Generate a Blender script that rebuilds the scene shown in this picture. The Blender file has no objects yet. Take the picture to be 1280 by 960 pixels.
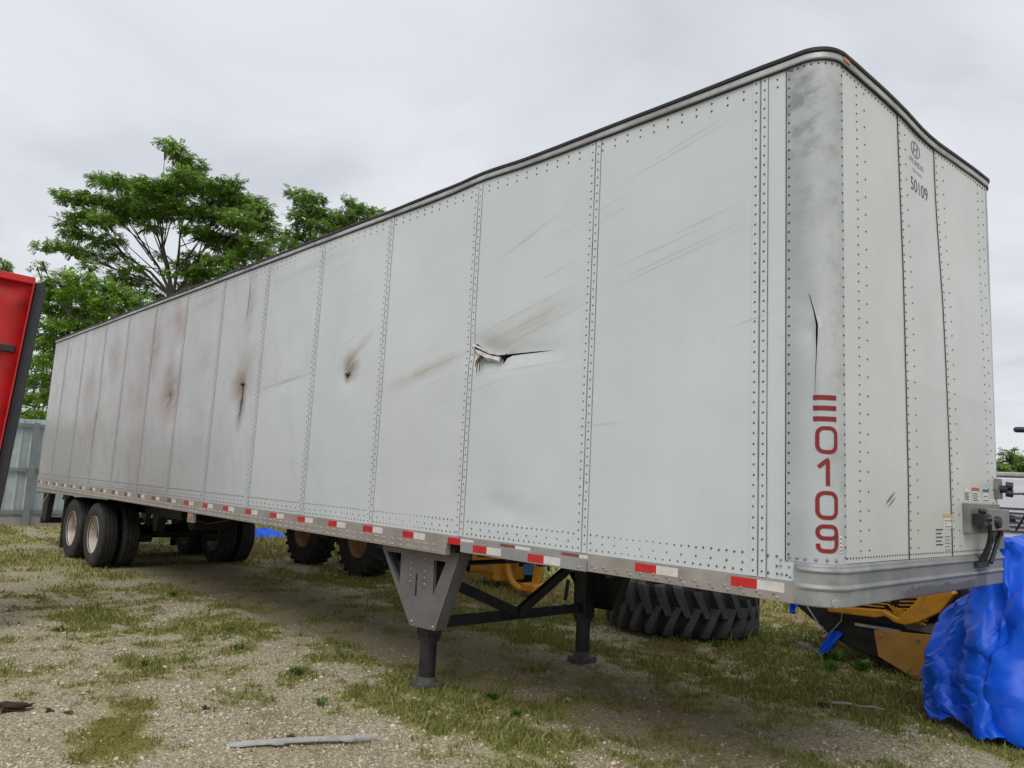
import bpy, bmesh, math, random
import numpy as np
from mathutils import Vector, Matrix
from mathutils.geometry import delaunay_2d_cdt
random.seed(11); rng = np.random.default_rng(11)
scene = bpy.context.scene
COL = scene.collection
R = math.radians

# ------------------------------------------------------------------ camera
CAM = np.array([1.78763, -3.7392, 1.67902]); YAW, PITCH, ROLL, FPX = 2.40356, 0.12103, 0.04829, 988.02
_f = np.array([math.cos(PITCH)*math.cos(YAW), math.cos(PITCH)*math.sin(YAW), math.sin(PITCH)])
_r = np.array([math.sin(YAW), -math.cos(YAW), 0.0]); _u = np.cross(_r, _f)
CR = math.cos(ROLL)*_r + math.sin(ROLL)*_u; CU = -math.sin(ROLL)*_r + math.cos(ROLL)*_u
cam = bpy.data.cameras.new('camera'); camo = bpy.data.objects.new('camera', cam); COL.objects.link(camo)
m = Matrix.Identity(4)
for i in range(3):
    m[i][0], m[i][1], m[i][2], m[i][3] = CR[i], CU[i], -_f[i], CAM[i]
camo.matrix_world = m
cam.sensor_width = 36.0; cam.lens = FPX/1280*36.0; cam.clip_start = 0.05; cam.clip_end = 2000
scene.camera = camo

# ------------------------------------------------------------------ overcast sky and soft sun
SUN_EL, SUN_AZ = R(52), R(-52)          # azimuth measured from +X towards +Y
world = bpy.data.worlds.new('World'); scene.world = world; world.use_nodes = True
nt = world.node_tree; nt.nodes.clear()
N = lambda t: nt.nodes.new(t)
out = N('ShaderNodeOutputWorld'); bg = N('ShaderNodeBackground'); bg.inputs['Strength'].default_value = 0.1
sky = N('ShaderNodeTexSky'); sky.sky_type = 'NISHITA'; sky.sun_disc = False
sky.sun_elevation = SUN_EL; sky.sun_rotation = math.pi/2 - SUN_AZ
tc = N('ShaderNodeTexCoord'); sep = N('ShaderNodeSeparateXYZ'); nt.links.new(tc.outputs['Generated'], sep.inputs[0])
zz = N('ShaderNodeMath'); zz.operation = 'MAXIMUM'; nt.links.new(sep.outputs['Z'], zz.inputs[0]); zz.inputs[1].default_value = 0.0
za = N('ShaderNodeMath'); za.operation = 'ADD'; nt.links.new(zz.outputs[0], za.inputs[0]); za.inputs[1].default_value = 0.16
dx = N('ShaderNodeMath'); dx.operation = 'DIVIDE'; nt.links.new(sep.outputs['X'], dx.inputs[0]); nt.links.new(za.outputs[0], dx.inputs[1])
dy = N('ShaderNodeMath'); dy.operation = 'DIVIDE'; nt.links.new(sep.outputs['Y'], dy.inputs[0]); nt.links.new(za.outputs[0], dy.inputs[1])
cmb = N('ShaderNodeCombineXYZ'); nt.links.new(dx.outputs[0], cmb.inputs[0]); nt.links.new(dy.outputs[0], cmb.inputs[1])
n1 = N('ShaderNodeTexNoise'); n1.inputs['Scale'].default_value = 1.5; n1.inputs['Detail'].default_value = 6; n1.inputs['Roughness'].default_value = .5; n1.inputs['Distortion'].default_value = .5
nt.links.new(cmb.outputs[0], n1.inputs['Vector'])
rp = N('ShaderNodeValToRGB')
rp.color_ramp.elements[0].position = .30; rp.color_ramp.elements[0].color = (5.7, 5.9, 6.4, 1)
rp.color_ramp.elements[1].position = .62; rp.color_ramp.elements[1].color = (7.5, 7.7, 8.1, 1)
e = rp.color_ramp.elements.new(.48); e.color = (6.8, 7.0, 7.45, 1)
nt.links.new(n1.outputs['Fac'], rp.inputs[0])
mx = N('ShaderNodeMix'); mx.data_type = 'RGBA'; mx.inputs['Factor'].default_value = .94
nt.links.new(sky.outputs[0], mx.inputs['A']); nt.links.new(rp.outputs[0], mx.inputs['B'])
nt.links.new(mx.outputs['Result'], bg.inputs['Color']); nt.links.new(bg.outputs[0], out.inputs['Surface'])
sun = bpy.data.lights.new('sun', 'SUN'); sun.energy = 1.5; sun.angle = R(40); sun.color = (1.0, .98, .95)
suno = bpy.data.objects.new('sun', sun); COL.objects.link(suno)
sd = Vector((math.cos(SUN_EL)*math.cos(SUN_AZ), math.cos(SUN_EL)*math.sin(SUN_AZ), math.sin(SUN_EL)))
suno.rotation_euler = sd.to_track_quat('Z', 'Y').to_euler(); suno.location = (5, -8, 15)
vs = scene.view_settings; vs.view_transform = 'Standard'; vs.look = 'None'; vs.gamma = 1; vs.exposure = 0.12; vs.use_curve_mapping = False
scene.render.engine = 'CYCLES'

# ------------------------------------------------------------------ helpers
class MB:
    def __init__(s): s.v = []; s.f = []; s.col = None
    def add(s, vs, fs):
        b = len(s.v); s.v += [tuple(map(float, p)) for p in vs]; s.f += [tuple(b+i for i in f) for f in fs]; return s
    def box(s, x0, x1, y0, y1, z0, z1):
        return s.add([(x0,y0,z0),(x1,y0,z0),(x1,y1,z0),(x0,y1,z0),(x0,y0,z1),(x1,y0,z1),(x1,y1,z1),(x0,y1,z1)],
                     [(0,3,2,1),(4,5,6,7),(0,1,5,4),(1,2,6,5),(2,3,7,6),(3,0,4,7)])
    def bar(s, a, b, w, h, up=(0,0,1)):
        a, b = Vector(a), Vector(b); d = (b-a).normalized(); u = Vector(up)
        if abs(d.dot(u)) > .98: u = Vector((1,0,0))
        x = d.cross(u).normalized(); u = x.cross(d)
        P = []
        for c in (a, b):
            for sx, sz in ((-1,-1),(1,-1),(1,1),(-1,1)): P.append(c + x*sx*w/2 + u*sz*h/2)
        return s.add(P, [(0,1,2,3),(7,6,5,4),(0,4,5,1),(1,5,6,2),(2,6,7,3),(3,7,4,0)])
    def tube(s, pts, rad, n=8, cap=True):
        pts = [Vector(p) for p in pts]; k = len(pts)
        rads = rad if isinstance(rad, (list, tuple)) else [rad]*k
        V = []; prev = None
        for i, p in enumerate(pts):
            d = (pts[min(i+1,k-1)] - pts[max(i-1,0)]).normalized()
            if prev is None:
                a = Vector((0,0,1)) if abs(d.z) < .9 else Vector((1,0,0)); x = d.cross(a).normalized()
            else: x = (prev - d*prev.dot(d)).normalized()
            prev = x; y = d.cross(x)
            for j in range(n):
                t = 2*math.pi*j/n; V.append(p + (x*math.cos(t)+y*math.sin(t))*rads[i])
        F = [(i*n+j, i*n+(j+1)%n, (i+1)*n+(j+1)%n, (i+1)*n+j) for i in range(k-1) for j in range(n)]
        if cap: F += [tuple(range(n-1,-1,-1)), tuple((k-1)*n+j for j in range(n))]
        return s.add(V, F)
    def lathe(s, prof, c, axis='y', n=48):
        V = []; c = Vector(c); k = len(prof)
        for j in range(n):
            t = 2*math.pi*j/n; ct, st = math.cos(t), math.sin(t)
            for r, h in prof:
                V.append(c + (Vector((r*ct, h, r*st)) if axis == 'y' else Vector((r*ct, r*st, h)) if axis == 'z' else Vector((h, r*ct, r*st))))
        F = [(j*k+i, j*k+i+1, ((j+1)%n)*k+i+1, ((j+1)%n)*k+i) for j in range(n) for i in range(k-1)]
        return s.add(V, F)
    def prism(s, poly, y0, y1):                      # poly in (x, z), extruded along y
        n = len(poly); V = [(x, y0, z) for x, z in poly] + [(x, y1, z) for x, z in poly]
        return s.add(V, [tuple(range(n)), tuple(range(2*n-1, n-1, -1))] + [(i, i+n, (i+1)%n+n, (i+1)%n) for i in range(n)])
    def sweep(s, path, prof, closed=True, caps=True):   # path (x,y,nx,ny), prof (off,z)
        k = len(prof); V = []
        for x, y, nx, ny in path:
            for o, z in prof: V.append((x+nx*o, y+ny*o, z))
        kk = k if closed else k-1
        F = [(i*k+j, (i+1)*k+j, (i+1)*k+(j+1)%k, i*k+(j+1)%k) for i in range(len(path)-1) for j in range(kk)]
        if closed and caps: F += [tuple(range(k)), tuple((len(path)-1)*k+j for j in range(k-1,-1,-1))]
        return s.add(V, F)
    def xf(s, fn): s.v = [fn(*p) for p in s.v]; return s
    def build(s, name, mat, parent=None, smooth=False, fix=True, bevel=0):
        me = bpy.data.meshes.new(name); me.from_pydata(s.v, [], s.f)
        if fix:
            bm = bmesh.new(); bm.from_mesh(me); bmesh.ops.recalc_face_normals(bm, faces=bm.faces); bm.to_mesh(me); bm.free()
        return link(name, me, mat, parent, smooth, bevel)
def link(name, me, mat, parent=None, smooth=False, bevel=0):
    if mat is not None and not me.materials: me.materials.append(mat)
    if smooth:
        me.polygons.foreach_set('use_smooth', [True]*len(me.polygons))
        try: me.set_sharp_from_angle(angle=R(40 if smooth is True else smooth))
        except Exception: pass
    o = bpy.data.objects.new(name, me); COL.objects.link(o)
    if parent is not None: o.parent = parent
    if bevel:
        b = o.modifiers.new('bevel', 'BEVEL'); b.width = bevel; b.segments = 2; b.limit_method = 'ANGLE'
    return o
def tag(o, label=None, cat=None, group=None, kind=None):
    for k, v in (('label', label), ('category', cat), ('group', group), ('kind', kind)):
        if v: o[k] = v
    return o
def empty(name, loc=(0,0,0), rz=0):
    o = bpy.data.objects.new(name, None); COL.objects.link(o); o.location = loc; o.rotation_euler = (0,0,rz); return o
def dup(o, parent=None, loc=None):
    c = o.copy(); COL.objects.link(c)
    if parent is not None: c.parent = parent
    if loc is not None: c.location = loc
    return c
def dup_tree(o, parent=None):
    c = o.copy(); COL.objects.link(c); c.parent = parent
    for ch in list(o.children): dup_tree(ch, c)
    return c
def px(x, y, d):                                     # a point d metres deep along the line of sight through a photo pixel
    return CAM + d*(_f + CR*(x-640)/FPX - CU*(y-480)/FPX)
def proj(P):
    d = P - CAM; z = d@_f; z = np.where(np.abs(z) < 1e-6, 1e-6, z)
    return 640+FPX*(d@CR)/z, 480-FPX*(d@CU)/z, z

# value noise
_perm = rng.random((256, 256))
def vnoise(x, y):
    xi = np.floor(x).astype(int); yi = np.floor(y).astype(int); fx = x-xi; fy = y-yi
    fx = fx*fx*(3-2*fx); fy = fy*fy*(3-2*fy)
    a = _perm[xi%256, yi%256]; b = _perm[(xi+1)%256, yi%256]; c = _perm[xi%256, (yi+1)%256]; d = _perm[(xi+1)%256, (yi+1)%256]
    return (a*(1-fx)+b*fx)*(1-fy) + (c*(1-fx)+d*fx)*fy
def fbm(x, y, o=4):
    s = 0; a = .5; t = 0
    for k in range(o): s = s+a*vnoise(x*2**k+17.3*k, y*2**k+5.1*k); t += a; a *= .5
    return s/t
def smooth01(t): t = np.clip(t, 0, 1); return t*t*(3-2*t)

# ------------------------------------------------------------------ materials
class NT:
    """small wrapper round a material's node tree"""
    def __init__(s, name):
        s.m = bpy.data.materials.new(name); s.m.use_nodes = True; s.t = s.m.node_tree; s.b = s.t.nodes['Principled BSDF']
        s.tc = s.t.nodes.new('ShaderNodeTexCoord'); s.obj = s.tc.outputs['Object']
    def n(s, t, **kw):
        k = s.t.nodes.new(t)
        for a, v in kw.items(): setattr(k, a, v)
        return k
    def l(s, a, b): s.t.links.new(a, b)
    def val(s, x, sock):
        if isinstance(x, (int, float)): sock.default_value = x
        else: s.l(x, sock)
    def math(s, op, a, b=0.0, clamp=False):
        k = s.n('ShaderNodeMath', operation=op, use_clamp=clamp); s.val(a, k.inputs[0]); s.val(b, k.inputs[1]); return k.outputs[0]
    def mapr(s, v, a, b, c=0.0, d=1.0):
        k = s.n('ShaderNodeMapRange'); k.clamp = True; s.val(v, k.inputs['Value'])
        for i, q in zip(('From Min','From Max','To Min','To Max'), (a,b,c,d)): k.inputs[i].default_value = q
        return k.outputs[0]
    def noise(s, scale, detail=4, rough=.55, vec=None, dist=0):
        k = s.n('ShaderNodeTexNoise'); k.inputs['Scale'].default_value = scale; k.inputs['Detail'].default_value = detail
        k.inputs['Roughness'].default_value = rough; k.inputs['Distortion'].default_value = dist
        s.l(vec if vec is not None else s.obj, k.inputs['Vector']); return k.outputs['Fac']
    def mapping(s, loc=(0,0,0), rot=(0,0,0), scale=(1,1,1), vec=None, kind='TEXTURE'):
        k = s.n('ShaderNodeMapping', vector_type=kind); k.inputs['Location'].default_value = loc
        k.inputs['Rotation'].default_value = rot; k.inputs['Scale'].default_value = scale
        s.l(vec if vec is not None else s.obj, k.inputs['Vector']); return k.outputs[0]
    def mix(s, f, a, b, mode='MIX'):
        k = s.n('ShaderNodeMix', data_type='RGBA', blend_type=mode); s.val(f, k.inputs['Factor'])
        for q, nm in ((a,'A'),(b,'B')):
            if isinstance(q, tuple): k.inputs[nm].default_value = (*q, 1)
            else: s.l(q, k.inputs[nm])
        return k.outputs['Result']
    def bump(s, h, strength=.3, dist=.01):
        k = s.n('ShaderNodeBump'); k.inputs['Strength'].default_value = strength; k.inputs['Distance'].default_value = dist
        s.l(h, k.inputs['Height']); s.l(k.outputs[0], s.b.inputs['Normal']); return k
    def col(s, c):
        if isinstance(c, tuple): s.b.inputs['Base Color'].default_value = (*c, 1)
        else: s.l(c, s.b.inputs['Base Color'])
    def set(s, rough=None, metal=None, spec=None):
        if rough is not None: s.val(rough, s.b.inputs['Roughness'])
        if metal is not None: s.val(metal, s.b.inputs['Metallic'])
        if spec is not None: s.b.inputs['Specular IOR Level'].default_value = spec
        return s
def mat(name, base, rough=.5, metal=0, var=.25, scale=6, dirt=None, dirt_amt=.5, dscale=3, bump=0, bscale=60):
    t = NT(name); a = tuple(c*(1-var) for c in base); b = tuple(min(1, c*(1+var)) for c in base)
    c = t.mix(t.mapr(t.noise(scale, 6, .6), .3, .7), a, b)
    if dirt: c = t.mix(t.math('MULTIPLY', t.mapr(t.noise(dscale, 7, .65, dist=.4), .45, .7), dirt_amt), c, dirt)
    t.col(c); t.set(rough=t.mapr(t.noise(scale*2, 4), .3, .7, max(.05, rough-.1), min(1, rough+.1)), metal=metal)
    if bump: t.bump(t.noise(bscale, 5, .6), bump, .01)
    return t.m

def stain(t, x, z, sx, sz, ang=0.0, sharp=1.0):
    """soft elliptical mask in the wall plane (object X / Z), broken up by noise"""
    v = t.mapping(loc=(x, 0, z), rot=(0, -ang, 0), scale=(sx, 1e3, sz))
    k = t.n('ShaderNodeVectorMath', operation='LENGTH'); t.l(v, k.inputs[0])
    return t.mapr(k.outputs['Value'], 1.0, 0.0 if sharp <= 1 else 1-1/sharp)

def trailer_paint(name, side=True):
    t = NT(name)
    base = t.mix(t.mapr(t.noise(.9, 5, .6), .35, .7), (.56, .61, .622), (.63, .677, .685))
    sp = t.n('ShaderNodeSeparateXYZ'); t.l(t.obj, sp.inputs[0])
    if not side: base = t.mix(1.0, base, (1.03,.985,.945), 'MULTIPLY')
    # fine rain streaks
    st = t.noise(1.0, 5, .6, t.mapping(scale=(.05, .05, 2.5)))
    base = t.mix(t.math('MULTIPLY', t.mapr(st, .5, .8), .07), base, (.42, .41, .37))
    # blotchy film of dust
    bl = t.noise(2.3, 8, .68, dist=.6)
    base = t.mix(t.math('MULTIPLY', t.mapr(bl, .5, .8), .16), base, (.50, .47, .42))
    if side:
        # pinkish grime towards the rear, darkened further to stand in for reflections
        rear = t.mapr(sp.outputs['X'], -4.5, -9.5)
        pk = t.mapr(t.noise(.55, 5, .6, t.mapping(loc=(3,0,1))), .28, .6, .55, 1.0)
        base = t.mix(t.math('MULTIPLY', t.math('MULTIPLY', rear, pk), .72), base, (.31, .272, .262))
        mo = t.mapr(t.noise(1.8, 7, .7, t.mapping(scale=(.6,1,1.3), rot=(0,-.3,0)), 1.0), .52, .72)
        base = t.mix(t.math('MULTIPLY', t.math('MULTIPLY', rear, mo), .5), base, (.24, .20, .18))
        # slanting scrape marks from branches
        sv = t.mapping(rot=(0, -.23, 0), scale=(1.6, 1, .028))
        sc = t.mapr(t.noise(1.0, 3, .55, sv), .60, .70)
        zone = t.mapr(t.noise(.8, 3, .5, t.mapping(loc=(7,2,4))), .46, .62)
        zh = t.math('MULTIPLY', t.mapr(sp.outputs['Z'], 2.1, 2.6), t.math('MULTIPLY', sc, zone))
        base = t.mix(t.math('MULTIPLY', zh, .4), base, (.30, .28, .25))
        # local rust and tear grime
        spots = [(-6.93,2.62,.38,.28,.2,(.20,.12,.045),1.0),(-6.91,2.40,.16,.38,0,(.15,.08,.028),1.0),(-6.91,2.42,.08,.32,0,(.07,.04,.015),.9),(-6.85,2.86,.4,.26,.55,(.33,.27,.2),.55),(-4.56,2.66,.17,.20,.6,(.24,.15,.06),.9),
                 (-4.63,2.58,.09,.11,0,(.11,.06,.025),1),(-4.42,2.82,.3,.06,.55,(.30,.25,.19),.5),(-9.2,2.62,.5,.5,.5,(.24,.11,.06),1.0),(-9.23,2.58,.14,.25,0,(.08,.04,.02),1.0),(-9.18,3.6,.3,.4,.5,(.26,.12,.09),.9),(-13.2,2.9,.5,.5,.5,(.24,.18,.15),.7),(-11.9,3.3,.4,.5,.4,(.23,.16,.13),.8),(-12.6,2.35,.5,.3,.4,(.25,.18,.15),.7),(-10.0,3.3,.25,.5,.1,(.22,.13,.10),.8),(-5.6,3.75,1.2,.06,.05,(.40,.35,.27),.4),(-8.3,3.75,.8,.07,.1,(.33,.26,.2),.5),
                 (-2.2,2.78,.75,.17,.25,(.45,.42,.36),.75),(-3.4,2.52,.75,.08,.22,(.40,.35,.28),.7),(-6.90,3.60,.16,.7,0,(.28,.24,.18),.8),
                 (-5.9,2.58,.7,.025,.1,(.25,.22,.18),.6),(-8.1,3.0,.4,.3,.5,(.3,.25,.22),.6),(-10.5,2.7,.7,.4,.45,(.27,.21,.19),.6),(-9.3,2.9,.22,.7,.1,(.27,.19,.17),.6)]
        nb = t.mapr(t.noise(5, 7, .7, t.mapping(rot=(0,-.5,0), scale=(2.2,1,.5)), .6), .28, .55)
        for x, z, sx, sz, a, c, w in spots:
            f = t.math('MULTIPLY', t.math('MULTIPLY', stain(t, x, z, sx, sz, a), nb), w)
            base = t.mix(f, base, c)
        # individual long scratches
        for x, z, L, a in ((-1.0,3.70,.62,.23),(-.9,3.76,.45,.24),(-1.02,3.02,.66,.22),(-.98,3.06,.6,.22),(-.80,3.22,.34,.2),(-1.1,3.12,.5,.2),(-2.2,3.45,.5,.35),(-2.3,3.40,.35,.33),
                           (-2.35,2.86,.7,.24),(-2.2,2.80,.6,.24),(-2.1,2.74,.6,.25),(-3.3,2.55,.7,.2),(-.45,2.6,.2,.2),(-4.6,2.9,.3,.5),(-4.5,2.84,.3,.5),(-2.2,2.47,.7,.05),(-1.5,2.05,.3,.08)):
            base = t.mix(t.math('MULTIPLY', stain(t, x, z, L, .011, a), .32), base, (.27,.25,.22))
        # vertical gouge
        base = t.mix(t.math('MULTIPLY', stain(t, -6.985, 3.62, .018, .34, .0, 2), .9), base, (.10,.085,.07))
    else:
        pt = t.math('MULTIPLY', t.mapr(sp.outputs['Z'], 2.37, 2.36), t.mapr(sp.outputs['Y'], .95, .955)); base = t.mix(t.math('MULTIPLY', pt, .3), base, (.46,.465,.45))
        lo = t.mapr(sp.outputs['Z'], 2.2, 1.3)
        base = t.mix(t.math('MULTIPLY', lo, t.mapr(t.noise(3, 6, .6), .3, .7, .15, .5)), base, (.50,.48,.42))
        base = t.mix(t.math('MULTIPLY', t.mapr(t.noise(1.2, 6, .6, dist=.5), .45, .65), .3), base, (.52,.52,.48))
        for y, z, sy, sz, a in ((.70,1.68,.085,.012,-.5),(.72,1.66,.07,.008,-.5)):
            v = t.mapping(loc=(0,y,z), rot=(-a,0,0), scale=(1e3,sy,sz)); k = t.n('ShaderNodeVectorMath', operation='LENGTH'); t.l(v, k.inputs[0])
            base = t.mix(t.mapr(k.outputs['Value'], 1, .5), base, (.12,.11,.1))
    t.col(base); t.set(rough=t.mapr(t.noise(3, 5), .3, .7, .26, .46))
    t.b.inputs['Coat Weight'].default_value = .15; t.b.inputs['Coat Roughness'].default_value = .25
    h = t.math('ADD', t.noise(1.3, 3, .5, t.mapping(scale=(1,1,1.6))), t.math('MULTIPLY', t.noise(7, 4), .12))
    t.bump(h, .2, .02)
    return t.m

M = {}
M['side'] = trailer_paint('side_paint'); M['front'] = trailer_paint('front_paint', False)
def cap_paint():
    t = NT('corner_aluminium')
    base = t.mix(t.mapr(t.noise(1.4, 5, .6), .35, .65), (.41,.44,.45), (.51,.53,.53))
    sv = t.noise(1, 5, .6, t.mapping(scale=(.12,.12,.09), rot=(0,-.5,0)))
    sp = t.n('ShaderNodeSeparateXYZ'); t.l(t.obj, sp.inputs[0])
    up = t.mapr(sp.outputs['Z'], 2.7, 3.5)
    base = t.mix(t.math('MULTIPLY', t.math('MULTIPLY', t.math('MULTIPLY', t.mapr(sv, .42, .62), t.mapr(sp.outputs['X'], -.03, -.13)), up), .8), base, (.20,.20,.21))
    mot = t.math('MULTIPLY', t.mapr(t.noise(9, 7, .7), .5, .7), t.mapr(sp.outputs['Y'], .02, .09))
    base = t.mix(t.math('MULTIPLY', mot, .55), base, (.25,.24,.22))
    base = t.mix(t.math('MULTIPLY', t.math('MULTIPLY', t.mapr(sp.outputs['X'], -.06, -.2), t.mapr(t.noise(1.5, 3, .5, t.mapping(scale=(1,1,.6))), .3, .6)), .7), base, (.34,.38,.41))
    t.col(base); t.set(rough=.6, metal=.0); t.bump(t.noise(5, 6, .6, t.mapping(scale=(1,1,2))), .12, .012); return t.m
M['cap'] = cap_paint()
M['strip'] = M['side']
M['sealant'] = mat('dirty_sealant', (.17,.16,.15), .8, 0, .5, 3, (.40,.40,.38), .8, 2)
M['rivet'] = mat('rivet_dull', (.10,.095,.09), .6, .3, .4, 30)
M['bolt'] = mat('bolt_steel', (.42,.37,.31), .45, .6, .35, 40)
M['rail'] = mat('rail_aluminium', (.36,.335,.305), .5, .25, .15, 5, (.27,.23,.2), .55, 4, .1)
M['toprail'] = mat('top_rail_aluminium', (.50,.51,.51), .45, .35, .18, 4, (.12,.11,.10), .7, 2.2, .1)
M['gasket'] = mat('black_sealant', (.014,.014,.017), .6, 0, .4, 5, (.06,.055,.05), .3, 6, .4, 30)
M['roof'] = mat('roof_sheet', (.5,.5,.49), .5, .3, .15, 2)
M['bolster'] = mat('bolster_galvanised', (.44,.45,.45), .42, .45, .14, 3.5, (.15,.15,.15), .6, 4.5, .12)
M['darkpatch'] = mat('scuffed_dark_steel', (.10,.10,.105), .6, .2, .35, 9, (.3,.3,.3), .4, 9)
M['plate'] = mat('grey_primer_plate', (.30,.305,.31), .5, .1, .12, 4, (.2,.18,.16), .4, 5)
M['red_tape'] = mat('red_reflective', (.55,.018,.022), .35, 0, .12, 20, (.22,.03,.03), .4, 14)
M['red_old'] = mat('faded_red_reflective', (.22,.06,.055), .4, 0, .15, 20, (.25,.1,.09), .5, 10)
M['white_tape'] = mat('white_reflective', (.68,.67,.64), .35, 0, .06, 20, (.4,.36,.32), .4, 14)
M['redpaint'] = mat('red_lettering', (.23,.008,.012), .45, 0, .12, 25, (.16,.05,.05), .3, 22)
M['black'] = mat('black_paint', (.014,.014,.015), .5, 0, .4, 8, (.06,.055,.05), .5, 6, .15)
M['chassis'] = mat('chassis_dark', (.018,.018,.018), .65, 0, .4, 6, (.05,.04,.033), .6, 4, .2)
M['legpaint'] = mat('leg_grey_paint', (.15,.152,.155), .55, .1, .2, 6, (.20,.15,.11), .5, 7, .12)
M['foot'] = mat('dusty_foot_steel', (.075,.073,.07), .7, .1, .25, 7, (.2,.17,.13), .6, 6)
M['rubber'] = mat('tyre_rubber', (.018,.018,.019), .8, 0, .3, 7, (.07,.065,.058), .6, 5, .25, 40)
M['rubber_grey'] = mat('lit_lug_rubber', (.062,.064,.07), .8, 0, .25, 6, (.11,.105,.1), .6, 5, .3, 40)  # lit bluish look of the tread lugs put into the colour, plus dust
M['rim'] = mat('weathered_white_rim', (.50,.45,.39), .5, .05, .15, 5, (.24,.17,.12), .7, 6, .1)
M['plywood'] = mat('dark_liner', (.03,.022,.015), .9, 0, .4, 4)
M['torn'] = mat('bare_torn_metal', (.62,.61,.58), .4, .4, .25, 14, (.2,.12,.06), .6, 12)
M['rust'] = mat('rust', (.13,.06,.025), .85, 0, .4, 14)
M['label_w'] = mat('white_decal', (.68,.66,.6), .5, 0, .06, 20)
M['label_y'] = mat('yellow_decal', (.55,.42,.1), .5, 0, .15, 20)
M['label_r'] = mat('red_decal', (.45,.10,.06), .5, 0, .15, 20)
M['label_b'] = mat('blue_decal', (.06,.10,.32), .5, 0, .15, 20)
M['ink'] = mat('dark_ink', (.05,.05,.055), .5, 0, .3, 20)
M['logo'] = mat('faded_grey_blue_ink', (.20,.20,.25), .5, 0, .3, 25)
M['boxgrey'] = mat('grey_plastic', (.20,.20,.19), .5, 0, .2, 6, (.1,.09,.08), .4, 8)
M['hose'] = mat('black_hose', (.016,.016,.018), .5, 0, .3, 12)
M['amber'] = mat('amber_lens', (.55,.16,.05), .3, 0, .15, 10, (.4,.3,.25), .5, 12)
M['yellow'] = mat('machine_yellow', (.62,.27,.018), .45, 0, .14, 5, (.16,.08,.03), .6, 5, .12)
M['orange'] = mat('faded_orange', (.42,.20,.035), .55, 0, .12, 5, (.2,.11,.05), .5, 4, .1)
M['redsteel'] = mat('red_steel', (.52,.012,.012), .55, 0, .14, 2.5, (.14,.008,.008), .75, 2.2, .15)
M['rimtan'] = mat('dull_tan_rim', (.38,.21,.07), .6, 0, .2, 6, (.15,.09,.045), .7, 6)
M['edge'] = mat('dark_grey_edge', (.035,.038,.044), .55, .1, .2, 5)
M['fence'] = mat('pale_fence_sheet', (.46,.53,.54), .5, .1, .1, 3, (.28,.29,.27), .4, 2)
M['fencepost'] = mat('fence_steel', (.22,.24,.25), .55, .2, .15, 4)
M['concrete'] = mat('concrete', (.33,.31,.28), .9, 0, .15, 5)
M['vanwhite'] = mat('van_white', (.72,.73,.74), .35, 0, .05, 2)
M['glass'] = mat('dark_glass', (.02,.025,.03), .1, 0, .1, 2)
M['stripgrey'] = mat('galvanised_strip', (.50,.50,.49), .45, .3, .15, 8, (.3,.28,.24), .5, 9)
M['bark'] = mat('bark', (.09,.075,.062), .9, 0, .3, 9, bump=.4, bscale=30)
M['clod'] = mat('dark_clod', (.05,.035,.025), .95, 0, .4, 12)
M['redclod'] = mat('red_brown_rag', (.05,.022,.016), .95, 0, .6, 25, bump=.5, bscale=30)
M['stick'] = mat('pale_stick', (.38,.35,.30), .9, 0, .15, 12)

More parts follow.
